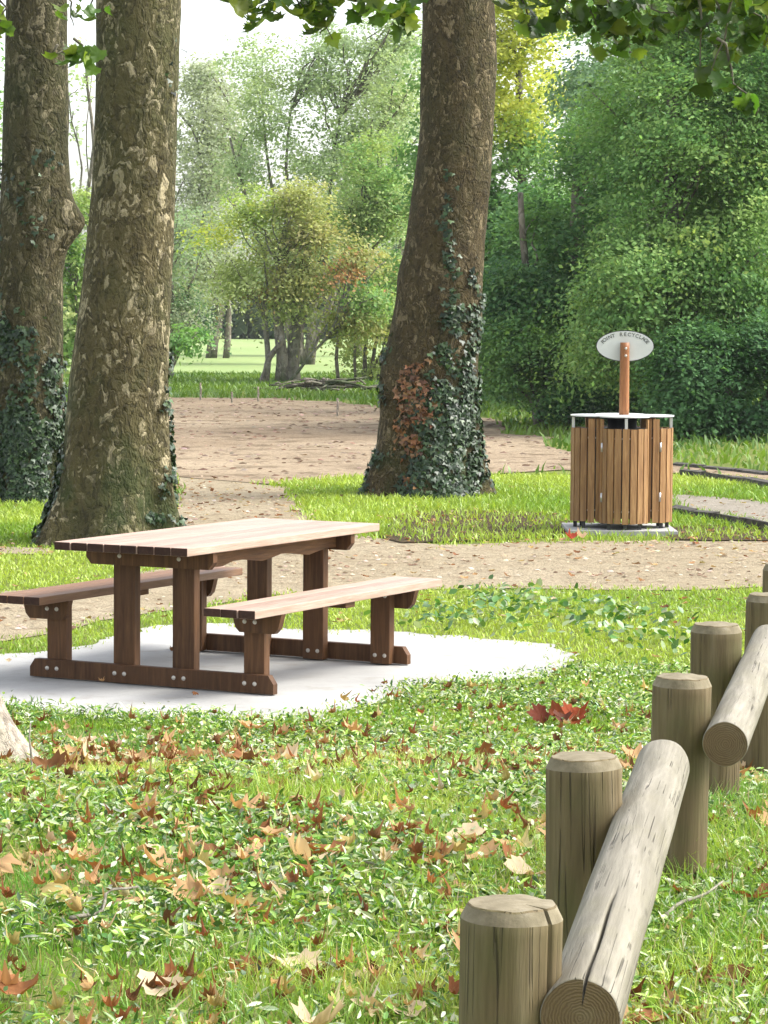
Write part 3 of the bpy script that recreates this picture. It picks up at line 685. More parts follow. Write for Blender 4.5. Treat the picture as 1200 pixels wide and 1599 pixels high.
# ------------------------------------------------------------------ leafy trees
def limb(mb, a, b, r0, r1, seed, sag=.0, n=7, wob=.08):
    a = Vector(a); b = Vector(b); L_ = (b-a).length; P = []
    for i in range(n+1):
        t = i/n; p = a.lerp(b, t); p.z += sag*math.sin(math.pi*t)*L_
        k = math.sin(math.pi*t)*wob*L_
        p += Vector((noise.noise(Vector((seed, t*2, 0))), noise.noise(Vector((seed, t*2, 7))), noise.noise(Vector((seed, t*2, 13)))))*k*2
        P.append(p)
    mb.tube(P, [r0+(r1-r0)*(i/n)**.8 for i in range(n+1)], 6 if r0 < .12 else 10)
    return P
def tree(name, label, base, blobs, stems, ncl, npl, leaf, cols, seed, spread=.42, mat='leaf', bark='bark_far', nbr=40, group='trees behind the park', flat=.34, tip=.010, shell=.45):
    """base: ground point. blobs: (x,z,rx,rz[,dy,ry]) in metres about the base; stems: list of (x0,x1,z1,r0,r1)"""
    g = np.random.default_rng(seed); random.seed(seed)
    root = empty(name, (base[0], base[1], 0)); tag(root, label, 'tree', group)
    vol = np.array([b[2]*b[3] for b in blobs]); pr = vol/vol.sum()
    C = []; cb = []
    while len(C) < ncl:
        b = blobs[g.choice(len(blobs), p=pr)]; d = g.normal(0, 1, 3); d /= np.linalg.norm(d); q = g.random()**shell
        dy, ry = (b[4], b[5]) if len(b) > 5 else (0, (b[2]+b[3])*.5)
        p = np.array([b[0]+d[0]*b[2]*q, dy+d[1]*ry*q, b[1]+d[2]*b[3]*q])
        if noise.noise(Vector(p*.9)+Vector((seed, 0, 0))) < -.07: continue
        if p[2] < .25: continue
        C.append(p); cb.append(b[6] if len(b) > 6 else None)
    C = np.array(C); n = ncl*npl
    sz = spread*1.15*g.uniform(.6, 1.6, ncl)
    off = g.normal(0, 1, (ncl, npl, 3))*sz[:, None, None]*.55; off[..., 2] *= flat
    off[..., 2] -= (off[..., 0]**2+off[..., 1]**2)*.35/np.maximum(sz[:, None], .1)
    P = (C[:, None, :]+off).reshape(-1, 3)
    ct = np.zeros((ncl, 3))
    for i in range(ncl):
        cc = cb[i] if cb[i] is not None else cols
        w_ = noise.noise(Vector(C[i]*.45)+Vector((0, seed, 0)))*.5+.5+g.normal(0, .16)
        k = max(0, min(.999, w_))*(len(cc)-1); a = int(k); ct[i] = np.array(cc[a])*(1-(k-a))+np.array(cc[min(a+1, len(cc)-1)])*(k-a)
    tint = np.clip(np.repeat(ct, npl, 0)*LEAF_GAIN*(1+g.normal(0, .13, (n, 1))), .005, .6)
    cen = np.array([[b[0], (b[4] if len(b) > 4 else 0), b[1]-.3*b[3]] for b in blobs]); di = C[:, None, :]-cen[None]; wgt = np.exp(-np.linalg.norm(di, axis=2)); od = (di*wgt[..., None]).sum(1); od /= np.linalg.norm(od, axis=1)[:, None]+1e-6
    cn = np.array([0, 0, .75])+od*.6+g.normal(0, .38, (ncl, 3)); cn /= np.linalg.norm(cn, axis=1)[:, None]
    scatter('crown', *DIA, P, rots(n, .36, up=np.repeat(cn, npl, 0), g=g), leaf*g.uniform(.6, 1.4, n), tint, M[mat], root)
    mb = MB(); tops = []
    for i, st in enumerate(stems):
        x0, x1, z1, r0, r1 = st[:5]; y1 = st[5] if len(st) > 5 else 0
        Q = limb(mb, (x0, y1*.3, -.1), (x1, y1, z1), r0, r1, seed+i*3.1, wob=.05, n=10); tops.append((Q, r1))
    for k in range(nbr):
        c = Vector(C[g.integers(0, ncl)]); best = None
        for Q, r1 in tops:
            for j in range(len(Q)//3, len(Q)):
                dd = math.hypot(c.x-Q[j].x, c.y-Q[j].y); rise = c.z-Q[j].z
                cost = dd + abs(rise-1.1*dd)*.7 + g.random()*.35
                if best is None or cost < best[0]: best = (cost, Q[j], r1, j/len(Q))
        _, a, r1, fr_ = best; LL = (c-a).length
        limb(mb, a, c, min(max(.02, .016*LL), r1*1.1), tip, seed+k*1.7, sag=.05)
    mb.build('trunk', M[bark], root, True)
    return root
def B_(px, D, base):     # blob from photo bounds (x0,x1,y0,y1[,dy,ry,cols]) at distance D about the base
    out = []
    for b in px:
        a = at(b[0], b[2], D); c = at(b[1], b[3], D)
        r = [(a.x+c.x)/2-base[0], (a.z+c.z)/2, abs(c.x-a.x)/2, abs(a.z-c.z)/2]
        r += [b[4] if len(b) > 4 else 0, b[5] if len(b) > 5 else (r[2]+r[3])*.5]
        if len(b) > 6: r.append(b[6])
        out.append(tuple(r))
    return out
def X_(x, D): return at(x, 500, D).x
YEL = [(.19, .22, .04), (.26, .27, .05), (.13, .18, .04)]
OLI = [(.12, .145, .05), (.16, .165, .065), (.155, .14, .065)]
GRN = [(.040, .090, .030), (.068, .128, .040), (.110, .165, .052)]
DGR = [(.022, .055, .022), (.042, .088, .032), (.07, .125, .040)]
BLU = [(.05, .085, .05), (.08, .13, .07), (.12, .17, .09)]
RUST = [(.22, .11, .055), (.18, .12, .055), (.13, .13, .05)]
OLI2 = [(.11, .14, .05), (.15, .14, .055), (.09, .14, .04)]
# F: woods on the right
D = 47; b = (X_(1075, D), D)
tree('leafy_tree', 'broad green tree whose foliage hangs directly behind the oval sign', b, B_([(960, 1150, -90, 150, .2, 1.6), (1130, 1330, -90, 260, .2, 1.8), (900, 1230, 60, 330, 0, 2.0), (900, 1110, 280, 520, -.6, 1.6), (1050, 1330, 220, 560, 0, 1.8), (900, 1000, 440, 600, -.6, 1.0)], D, b),
     [(0, -.3, 5.5, .22, .10), (.5, 1.2, 5, .15, .07, .5)], 2300, 64, .076, GRN+[(.15, .19, .05)], 101, .38, nbr=60, group='trees of the wood on the right')
D = 45; b = (X_(1130, D), D)
tree('shrub', 'dark leafy undergrowth below the woods right of the recycling bin', b, B_([(1010, 1180, 500, 705, 0, .9), (1120, 1330, 480, 712, 0, 1.1), (1000, 1100, 580, 700, 0, .8)], D, b), [(0, .2, 1.4, .08, .04), (.5, .9, 1.4, .06, .03), (-.5, -.8, 1.2, .06, .03)], 1100, 50, .078, DGR, 102, .28, nbr=30, group='undergrowth below the wood')
D = 50; b = (X_(900, D), D)
tree('leafy_tree', 'dark green tree between the ivy clad trunk and the oval sign', b, B_([(870, 1010, 150, 360, 0, 1.5), (790, 960, 290, 560, .3, 1.5), (740, 860, 380, 620, -.3, 1.0), (880, 1030, 330, 640, .4, 1.3)], D, b), [(0, .1, 5.2, .2, .1), (-.6, -1.0, 4, .12, .05, -.3)], 1600, 54, .09, DGR+GRN, 103, .36, nbr=60, group='trees of the wood on the right')
D = 49; b = (X_(840, D), D)
tree('shrub', 'dense undergrowth just right of the ivy clad trunk', b, B_([(740, 880, 480, 655, 0, .9), (820, 1010, 500, 670, 0, 1.0), (930, 1050, 540, 690, 0, .8)], D, b), [(0, .2, 1.4, .08, .04), (.6, .8, 1.4, .06, .03), (1.0, 1.3, 1.2, .06, .03)], 1200, 50, .078, DGR+[(.10, .16, .04)], 104, .28, nbr=30, group='undergrowth below the wood')
D = 66; b = (X_(800, D), D)
tree('leafy_tree', 'tall yellow green tree rising behind the right of the ivy clad trunk', b, B_([(748, 880, -60, 120, 0, 1.4, YEL), (750, 890, 60, 240, 0, 1.4, YEL), (740, 900, 200, 420, 0, 1.6, GRN), (740, 900, 380, 600, 0, 1.6, GRN), (640, 760, 40, 500, 0, 1.4, GRN)], D, b), [(0, .1, 7.5, .2, .08)], 1400, 44, .11, YEL, 105, .42, nbr=50, group='trees of the wood on the right')
D = 56; b = (X_(1010, D), D)
tree('leafy_tree', 'tall blue green tree filling the upper right behind the hanging leaves', b, B_([(885, 1010, 20, 260, 0, 1.8, BLU), (900, 1000, -60, 100, .5, 1.5), (980, 1130, -40, 240, .5, 2.0), (1120, 1330, -60, 300, 0, 2.0), (1000, 1200, 180, 480, 1, 1.6)], D, b), [(0, 0, 7, .22, .1), (1.2, 1.8, 7, .2, .08, .5)], 1600, 50, .10, GRN+[(.16, .21, .05)], 106, .42, nbr=60, group='trees of the wood on the right')
D = 60; b = (X_(1010, D), D)
tree('leafy_tree', 'deep green tree at the back of the wood behind the bin', b, B_([(900, 1350, 230, 690, 1, 1.5), (760, 960, 250, 660, 1, 1.5)], D, b), [(0, 0, 5, .2, .1), (1.5, 1.5, 5, .2, .08)], 1500, 40, .14, DGR, 107, .5, nbr=30, group='trees of the wood on the right')
for kx, (px, D) in enumerate(((1500, 74), (1850, 80), (2250, 78))):
    b = (X_(px, D), D)
    tree('leafy_tree', ['green tree just beyond the right edge of the view', 'second green tree beyond the right edge of the view', 'third green tree beyond the right edge of the view'][kx], b, B_([(px-200, px+180, 0, 420, 0, 2.2), (px-180, px+190, 330, 690, 0, 2.0)], D, b), [(0, .2, 5, .2, .09)], 600, 40, .13, GRN, 140+kx, .5, nbr=20, group='trees of the wood on the right')
# A: multi-stemmed tree in the middle
D = 77; b = (X_(440, D), D)
PALEG = [(.12, .15, .06), (.155, .185, .075), (.19, .215, .095)]
tree('field_maple', 'yellowing multi stemmed tree with grey leaning stems at the edge of the meadow', b,
     B_([(300, 380, 330, 400, 0, 1.0, YEL), (330, 440, 285, 360, 0, 1.1, YEL+PALEG), (310, 400, 390, 450, .2, 1.1, PALEG), (420, 520, 265, 350, 0, 1.2, OLI), (430, 540, 330, 400, 0, 1.3, OLI+PALEG), (500, 620, 350, 430, 0, 1.3, OLI2), (380, 470, 350, 430, .3, 1.2, PALEG+OLI), (400, 520, 400, 470, .2, 1.3, OLI2), (340, 430, 425, 478, -.2, 1.0, PALEG), (360, 425, 448, 476, -.4, .7, RUST), (520, 625, 430, 500, 0, 1.2, GRN+PALEG), (500, 600, 470, 535, 0, 1.0, OLI2), (400, 480, 465, 498, 0, .8, PALEG), (520, 560, 390, 440, -.5, .6, RUST)], D, b),
     [(-.42, -.38, 2.6, .10, .06), (-.02, -.06, 3.2, .19, .10), (.32, .36, 2.8, .24, .10, .3), (-.60, .05, 1.25, .11, .07, -.5), (.05, 1.5, 1.75, .05, .03, -.5)], 640, 40, .105, PALEG, 111, .42, bark='bark_mapl', nbr=70, tip=.012, shell=.6)
# thin stems to its right and brush pile
D = 80; b = (X_(560, D), D)
tree('thin_tree', 'cluster of thin pale stems with loose foliage left of the ivy clad trunk', b,
     B_([(520, 660, 200, 420, 0, 1.6, GRN+PALEG), (560, 680, 380, 540, 0, 1.4, GRN+OLI), (530, 640, 520, 600, 0, 1.0, PALEG)], D, b),
     [(-.55, -.55, 2.6, .06, .04), (-.05, -.1, 2.8, .05, .03), (.15, .3, 2.8, .07, .03), (.35, .25, 4.5, .06, .03), (.5, .9, 2.6, .05, .03), (.2, 1.1, 1.9, .05, .02), (.65, 1.5, 2.2, .05, .02)], 700, 40, .105, GRN, 112, .36, nbr=50, tip=.012)
# B: tall open trees behind
D = 105; b = (X_(470, D), D)
PG = [(.11, .145, .08), (.145, .18, .10), (.18, .205, .115)]
tree('ash_tree', 'tall airy tree with bare looking fanned branches in the centre background', b,
     B_([(340, 460, 50, 150, 0, 2.2), (480, 600, 20, 120, 0, 2.2), (560, 670, -20, 140, 0, 2.4), (370, 470, 90, 230, 0, 2.2), (440, 560, 60, 220, 0, 2.4), (500, 600, 130, 330, 0, 2.2), (330, 420, 180, 330, 0, 2), (430, 520, 210, 300, 0, 2), (560, 680, 60, 260, 0, 2.5), (330, 640, 290, 400, 0, 2.4)], D, b),
     [(0, -.6, 5, .22, .14), (.3, .8, 5.5, .22, .12), (-.2, -2.6, 8.2, .14, .04), (-.1, -1.4, 9.0, .13, .04), (.0, -.4, 9.2, .13, .04), (.1, 1.4, 9, .13, .04), (.2, 2.6, 8.0, .13, .04), (.2, 3.4, 7, .1, .03)], 1350, 32, .13, PG, 121, .55, nbr=90, tip=.022, shell=.6)
D = 118; b = (X_(330, D), D)
tree('ash_tree', 'pale grey green tree in the left background beside the mottled trunk', b,
     B_([(262, 400, 110, 300, 0, 3), (280, 360, 70, 170, 0, 2), (262, 380, 250, 480, 0, 3), (120, 270, 230, 480, 0, 3)], D, b),
     [(0, 0, 8, .25, .1), (-1.5, -2.4, 7, .2, .06), (.6, 1.2, 8.5, .15, .05)], 1050, 36, .15, [(.12, .135, .10), (.15, .165, .115), (.175, .19, .13)], 122, .65, nbr=70, tip=.025, shell=.6)
D = 125; b = (X_(620, D), D)
tree('ash_tree', 'pale green tree in the background against the left of the ivy clad trunk', b,
     B_([(540, 680, 40, 220, 0, 3), (500, 680, 180, 420, 0, 3), (380, 560, 300, 480, 0, 3)], D, b), [(0, 0, 8, .25, .1), (-1.5, -2.4, 7, .2, .06)], 680, 36, .16, PG, 123, .65, nbr=50, tip=.025, shell=.6)
D = 88; b = (X_(262, D), D)
GRY = [(.12, .14, .10), (.09, .13, .07), (.15, .16, .11)]
tree('shrub', 'grey green bush with bare twiggy branches just right of the mottled trunk', b, B_([(225, 330, 300, 480, 0, 1.6), (225, 345, 440, 545, 0, 1.3, GRY+DGR), (90, 250, 360, 560, 0, 1.6)], D, b),
     [(0, 0, 3.5, .12, .05), (-.8, -1.3, 3, .1, .04), (.1, .6, 2.5, .07, .03)], 520, 34, .10, GRY, 124, .4, nbr=110, tip=.012, group='bushes at the edge of the meadow')
D = 72; b = (X_(250, D), D)
tree('shrub', 'low leafy branch reaching over the meadow right of the mottled trunk', b, B_([(245, 325, 500, 560, 0, .6)], D, b), [(0, .5, .9, .05, .02), (-.3, .1, 1.2, .04, .02)], 60, 16, .13, GRN, 125, .25, nbr=14, group='bushes at the edge of the meadow')
# far gap between the two left trunks
D = 110; b = (X_(128, D), D)
tree('tall_thin_tree', 'tall thin nearly bare tree seen between the two left trunks', b, B_([(100, 160, 60, 260, 0, 1.0)], D, b), [(0, .15, 11.6, .13, .05), (-.3, -.5, 10, .07, .03), (.1, .4, 11, .05, .02)], 26, 12, .2, PG, 126, .4, nbr=14, tip=.02)
D = 70; b = (X_(118, D), D)
tree('shrub', 'bright leafy bush low between the two left trunks', b, B_([(60, 160, 380, 600, 0, 1.0), (90, 150, 280, 420, 0, .8)], D, b), [(0, 0, 2.4, .07, .03), (.3, .5, 2, .05, .02)], 260, 24, .13, GRN+PALEG, 127, .32, nbr=24, group='bushes at the edge of the meadow')
D = 60; b = (X_(-60, D), D)
tree('leafy_tree', 'green tree filling the gap at the extreme left edge', b, B_([(-160, 20, 0, 600, 0, 1.5)], D, b), [(0, 0, 5, .15, .06)], 420, 26, .14, GRN, 128, .4, nbr=20)
# far woods beyond the meadow
g = np.random.default_rng(77)
n = 60000; th = g.uniform(-.55, .55, n); rd = 205+g.uniform(0, 14, n)+6*np.sin(th*40); hh = 5.2+1.6*np.sin(th*31+1)+1.0*np.sin(th*83)+.7*np.sin(th*190)
P = np.stack([rd*np.sin(th), rd*np.cos(th), np.abs(g.random(n)**.75)*hh], 1)
ct = np.array([(.08, .13, .075), (.11, .16, .085), (.14, .18, .095)])[(np.floor(th*140).astype(int) % 3)]
o = scatter('far_woods', *DIA, P, rots(n, .9, g=g), .95*g.uniform(.6, 1.4, n), ct*(1+g.normal(0, .15, (n, 1))), M['leaf'])
tag(o, 'dark line of far woods closing the meadow', 'woods', kind='stuff')

# ------------------------------------------------------------------ hanging leaves of the near tree
def lerp(a, b, t): return a+(b-a)*t
LVb = [leaf_vf(LEAF, .25, .25, 60+i) for i in range(3)]
def hanging(name, label, limbpts, twigs, seed, cols, parent, size=.10):
    """limb + twigs with leaves, children of the near tree"""
    g = np.random.default_rng(seed); mb = MB(); P = []; DN_ = []
    loc = Vector(parent.location)
    mb.tube([Vector(p)-loc for p in limbpts], list(np.linspace(.07, .02, len(limbpts))), 8)
    for (x0, y0, x1, y1, D, nl) in twigs:
        a, b = at(x0, y0, D), at(x1, y1, D+.15); Q = []
        for i in range(9):
            t = i/8; q = a.lerp(b, t)+Vector((noise.noise(Vector((seed+x0, t*3, 0))), noise.noise(Vector((seed+x0, t*3, 4))), noise.noise(Vector((seed+x0, t*3, 8)))))*.06; Q.append(q)
        mb.tube([q-loc for q in Q], list(np.linspace(.007, .002, 9)), 5)
        for _ in range(nl):
            t = g.random()**.7; q = Q[int(t*8)]; P.append(q+Vector(g.normal(0, 1, 3))*.035+Vector((0, 0, -.02)))
    br = mb.build('branch', M['bark_far'], parent, True)
    n = len(P); P = np.array(P)-np.array(loc)
    nrm = g.normal(0, .6, (n, 3))+np.array([0, -.35, .7]); nrm /= np.linalg.norm(nrm, axis=1)[:, None]
    dn = np.tile([0, 0, -1.0], (n, 1))+g.normal(0, .6, (n, 3)); dn -= (dn*nrm).sum(1)[:, None]*nrm; dn /= np.linalg.norm(dn, axis=1)[:, None]
    rot = np.stack([np.cross(dn, nrm), dn, nrm], -1)
    tV, tF = LVb[seed % 3]
    scatter('foliage', tV, tF, P, rot, size*g.uniform(.55, 1.15, n), pal(cols, n, g, .2), M['leaf_near'], br)
NG = [(.05, .10, .015), (.07, .13, .02), (.10, .17, .03), (.16, .22, .03)]
z5 = gN+5.2
hanging('b', '', [(-2.0, 10.85, z5), (-1.6, 11.2, z5+.1), (-1.0, 11.9, 4.2), (-.5, 12.1, 3.95), (0, 12.2, 3.75), (.3, 12.3, 3.6)],
        [(360, -40, 395, 40, 12, 16), (430, -60, 500, 55, 12, 24), (470, -60, 520, 62, 12, 22), (520, -50, 560, 25, 12, 14), (560, -50, 610, 20, 12, 12), (600, -40, 650, 45, 12.2, 14), (380, -30, 440, 25, 12, 12), (640, -40, 625, 25, 12.1, 10), (470, -40, 480, 30, 12.1, 12)], 3, NG, tn)
hanging('b', '', [(-2.0, 10.85, z5+.3), (-1.3, 11.0, z5), (-.2, 11.2, 4.4), (.7, 11.4, 3.9), (1.3, 11.6, 3.7), (1.75, 11.7, 3.55)],
        [(810, -60, 830, 50, 11.5, 16), (830, -50, 900, 40, 11.5, 24), (880, -60, 940, 50, 11.5, 22), (920, -60, 985, 75, 11.5, 24), (960, -50, 1030, 70, 11.6, 24), (1000, -60, 1060, 60, 11.5, 20), (1050, -60, 1110, 50, 11.5, 20), (1090, -60, 1150, 75, 11.5, 24), (1150, -40, 1120, 120, 11.4, 6), (1120, 60, 1180, 180, 11.4, 12), (1140, -60, 1200, 60, 11.5, 22), (1100, -30, 1090, 130, 11.5, 6), (1180, -60, 1210, 90, 11.5, 16), (860, -50, 1000, 10, 11.6, 16), (1000, -50, 1200, 20, 11.6, 26)], 4, NG+[(.05, .09, .015)], tn, .095)
hanging('b', '', [(-2.0, 10.85, z5-.3), (-1.8, 11.6, 4.3), (-1.6, 12.2, 3.95), (-1.3, 12.4, 3.7)],
        [(100, -30, 115, 40, 12.4, 6), (115, 60, 150, 88, 12.4, 9), (90, 70, 135, 90, 12.4, 7), (130, -20, 150, 15, 12.4, 5), (-10, -30, 8, 50, 12.4, 6)], 5, NG, tn, .085)

# ------------------------------------------------------------------ grass
def bare(x, y):
    r = np.zeros(x.shape, bool); jx = rng.normal(0, .07, x.shape); jy = rng.normal(0, .13, x.shape)*np.clip(y/15, .3, 2)
    for P in BARE: r |= inside(P, x+jx, y+jy)
    for P in (MULCH, MULCH2): r |= inside(P, x+jx*2, y+jy*2) & (rng.random(x.shape) < .8)
    return r
def vnoise(x, y, s, seed=0):       # cheap smooth noise 0..1
    r = np.zeros(x.shape); g_ = np.random.default_rng(seed)
    for k in range(6):
        a = g_.uniform(0, 2*math.pi); f = s*g_.uniform(.6, 1.9); r += np.sin((x*math.cos(a)+y*math.sin(a))*f+g_.uniform(0, 6.28)+1.3*np.sin((x*math.sin(a)-y*math.cos(a))*f*.7))
    return np.clip(r/6*1.1+.5, 0, 1)
def blades(x, y, h, wd, lean, tint, name, label, z=None):
    n = len(x); z = terr(x, y) if z is None else z
    a = rng.uniform(0, 2*math.pi, n); b = rng.uniform(0, 2*math.pi, n)
    dx, dy = np.cos(a)*wd/2, np.sin(a)*wd/2; lx, ly = np.cos(b)*lean*h, np.sin(b)*lean*h
    base = np.stack([x, y, z-.005], 1); sv = np.stack([dx, dy, 0*x], 1)
    m = base+np.stack([lx*.35, ly*.35, h*.55], 1); tp = base+np.stack([lx, ly, h*np.sqrt(np.maximum(1-lean*lean*.5, .15))], 1)
    V = np.stack([base-sv, base+sv, m+sv*.8, m-sv*.8, tp], 1).reshape(-1, 3)
    o = (np.arange(n)*5)[:, None]
    me = np_mesh(name, V, [o+np.array([[0, 1, 2, 3]]), o+np.array([[3, 2, 4]])], np.repeat(tint, 5, 0))
    return tag(link(name, me, M['grass']), label, 'grass', kind='stuff')
def wedge(n, y0, y1, m, pw=1.0):   # points in the visible wedge plus a margin m at both sides
    y = y0+(y1-y0)*rng.random(n)**pw; hw = y*.1334+m; return rng.uniform(-1, 1, n)*hw, y
# foreground
x, y = wedge(250000, 5.2, 13.9, .8, .85); cl = vnoise(x, y, 3.2, 2); keep = (~bare(x, y)) & (rng.random(len(x)) < .25+.75*cl)
x, y = x[keep], y[keep]; n = len(x); cl = vnoise(x, y, 3.2, 2); tall = ss(.55, .85, vnoise(x, y, 2.2, 9)); edge = ss(10.8, 12.6, y)
h = (.022+.045*rng.random(n)+.05*tall*rng.random(n))*(1-.45*edge)
right = ss(.55, .9, x/np.maximum(y*.1333, .1)); h *= 1+.9*right*(y < 9)
yel = vnoise(x, y, 1.7, 5)
GA = np.array([(.13, .27, .035), (.28, .42, .06), (.46, .53, .12)]); t = np.clip(yel*1.1+rng.normal(0, .18, n), 0, 1)*1.999; a = t.astype(int)
tint = GA[a]*(1-(t-a))[:, None]+GA[np.minimum(a+1, 2)]*(t-a)[:, None]
cool = ss(.5, .75, vnoise(x, y, 2.4, 77))[:, None]; tint = tint*(1-.6*cool)+np.array([(.11, .30, .06)])*.6*cool
dry = rng.random(n) < .10; tint[dry] = (.48, .41, .24); tint *= (1+rng.normal(0, .18, (n, 1)))
blades(x, y, h, rng.uniform(.0022, .005, n), rng.uniform(.1, 1.0, n), np.clip(tint, .01, .9), 'foreground_grass', 'bright green foreground grass among fallen leaves')
# lawn farther off
x, y = wedge(230000, 13.2, 34, 1.2, 1.25); keep = ~bare(x, y); x, y = x[keep], y[keep]; n = len(x)
yel = vnoise(x, y, .9, 6); t = np.clip(yel+rng.normal(0, .2, n), 0, 1)[:, None]
tint = np.array([(.17, .30, .035)])*(1-t)+np.array([(.36, .46, .08)])*t; near = ss(13, 34, y)
rank = ss(23, 25, y)
blades(x, y, (.018+.03*rng.random(n))*(1+rank*1.2), rng.uniform(.006, .012, n)*(1+near), rng.uniform(.2, 1.0, n), tint*(1+rng.normal(0, .15, (n, 1))), 'lawn_grass', 'green lawn between the slab, the paths and the big trunks')
# rough grass at the meadow edge
x = rng.uniform(-14, 14, 60000); y = 34+rng.random(60000)**.8*54; keep = ~bare(x, y); x, y = x[keep], y[keep]; n = len(x)
t = np.clip(vnoise(x, y, .5, 8)+rng.normal(0, .2, n), 0, 1)[:, None]
blades(x, y, (.06+.14*rng.random(n)), rng.uniform(.03, .06, n), rng.uniform(.2, 1.0, n), np.array([(.07, .15, .02)])*(1-t)+np.array([(.15, .25, .04)])*t, 'rough_grass', 'rough green grass along the edge of the bare soil', 0*x)
# broad leaved weeds and clover
WL = ([(0, -.6, 0), (.13, -.25, .06), (.15, .15, .10), (0, .75, -.02), (-.15, .15, .10), (-.13, -.25, .06)], [(0, 1, 2, 3), (0, 3, 4, 5)])
WE = ([(0, -.5, 0), (.26, -.25, .05), (.33, .1, .09), (0, .5, .02), (-.33, .1, .09), (-.26, -.25, .05)], [(0, 1, 2, 3), (0, 3, 4, 5)])
def weeds(n0, y0, y1, sc, seed, name, label, thr=.42, margin=.8, sz=(.016, .04), T=None):
    x, y = wedge(n0, y0, y1, margin, .85); c = vnoise(x, y, sc, seed); keep = (~bare(x, y)) & (c > thr+rng.normal(0, .08, len(x)))
    x, y = x[keep], y[keep]; n = len(x); c = vnoise(x, y, 5, seed+1)
    z = terr(x, y)+rng.uniform(.008, .055, n)
    P = np.stack([x, y, z], 1); tint = pal([(.07, .17, .025), (.14, .28, .04), (.32, .45, .09), (.48, .56, .32), (.26, .40, .06), (.50, .54, .40), (.05, .12, .02)], n, rng, .28)
    o = scatter(name, *(T or WE), P, rots(n, .7), rng.uniform(*sz, n)*1.0, tint, M['weed']); return tag(o, label, 'weeds', kind='stuff')
weeds(72000, 5.2, 15.4, 3.0, 31, 'clover_ground_cover', 'low round leaved clover mixed with the foreground grass', .42, sz=(.010, .027))
weeds(115000, 5.2, 15.6, 2.3, 47, 'dandelion_ground_cover', 'long leaved weeds mixed with the foreground grass', .38, sz=(.013, .040), T=WL)
x = np.concatenate([rng.normal(c.x, .24, 170) for c in (gnd(790, 945), gnd(935, 965), gnd(720, 975), gnd(1010, 1000))]); y = np.concatenate([rng.normal(c.y, .5, 170) for c in (gnd(790, 945), gnd(935, 965), gnd(720, 975), gnd(1010, 1000))])
kp = ~bare(x, y); x, y = x[kp], y[kp]; n = len(x)
o = scatter('weed_patches', *WE, np.stack([x, y, rng.uniform(.02, .09, n)], 1), rots(n, .6), rng.uniform(.035, .075, n), pal([(.06, .15, .03), (.12, .24, .06), (.30, .38, .20)], n), M['weed'])
tag(o, 'taller broad leaved weeds growing on the lawn behind the slab', 'weeds', kind='stuff')

# ------------------------------------------------------------------ fallen leaves
KINDS = [('tan', (.44, .28, .14), 'pale tan'), ('rust', (.25, .11, .045), 'rusty brown'), ('brown', (.15, .07, .028), 'dark brown'), ('cream', (.54, .43, .28), 'cream coloured'), ('yellow', (.36, .29, .11), 'yellowish')]
protos = {}
for ki, (k, c, w_) in enumerate(KINDS):
    for v in range(3):
        V_, F_ = leaf_vf(LEAF, [.3, -.4, .6][v], [.12, .05, -.2][v], 10*ki+v, [.3, -.5, .6][v])
        V_ = V_*1.0; g = np.random.default_rng(ki*7+v)
        t_ = np.clip(np.array(c)*(1+g.normal(0, .12, (len(V_), 1))), .01, .9)
        # short stalk
        V2 = np.vstack([V_, [[.012, -.30, 0], [-.012, -.30, 0], [.006, -.72, .05], [-.006, -.72, .05]]]); k0 = len(V_)
        me = np_mesh('fallen_leaf', V2, [np.array(F_), np.array([[k0, k0+1, k0+3, k0+2]])], np.vstack([t_, np.tile(np.array(c)*.6, (4, 1))]))
        me.materials.append(M['litter']); protos[ki, v] = me
cand = []
g = np.random.default_rng(99)
while len(cand) < 300:
    y = 5.9+(13.2-5.9)*g.random()**.8; x = g.uniform(-1, 1)*(y*.1334+.05)
    p = float(vnoise(np.array([x]), np.array([y]), 2.6, 71)[0]); r_ = x/(y*.1333)
    p = p*1.2+(.6 if (r_ > .5 and y < 10) else 0)+(.2 if y < 7.4 and r_ < .3 else 0)-(.08 if y > 12 else 0)
    if g.random() > (max(p, 0)**2.2)*1.4: continue
    if bare(np.array([x]), np.array([y]))[0]: continue
    if any(math.dist((x, y), q[:2]) < .09 for q in POSTS) or math.hypot(x+1.84, y-DN) < .55: continue
    cand.append((x, y))
for (x, y) in cand:
    ki = int(g.choice(5, p=[.34, .22, .14, .20, .10])); v = int(g.integers(0, 3))
    o = bpy.data.objects.new('fallen_leaf', protos[ki, v]); COL.objects.link(o)
    s_ = g.uniform(.055, .085) if g.random() < .45 else g.uniform(.085, .134); o.location = (x, y, float(terr(x, y))+g.uniform(.018, .045)); o.scale = (s_, s_, s_*.8)
    o.rotation_euler = (g.normal(0, .24), g.normal(0, .24), g.uniform(0, 6.28))
    band = 0 if y < 6.6 else (1 if y < 7.6 else (2 if y < 9 else (3 if y < 10.6 else 4))); q = x/(y*.1333)
    where = ['at the very bottom', 'low', 'midway', 'far back', 'just before the slab'][band]+' '+['at the left edge', 'left of centre', 'right of centre', 'beside the fence'][int(np.clip((q+1)*2, 0, 3))]
    tag(o, f"{['small', 'medium', 'large'][int((s_-.055)/.0264)]} {KINDS[ki][2]} {['cupped', 'drooping', 'tightly curled'][v]} fallen leaf {where}", 'leaf', 'fallen leaves in the foreground grass')
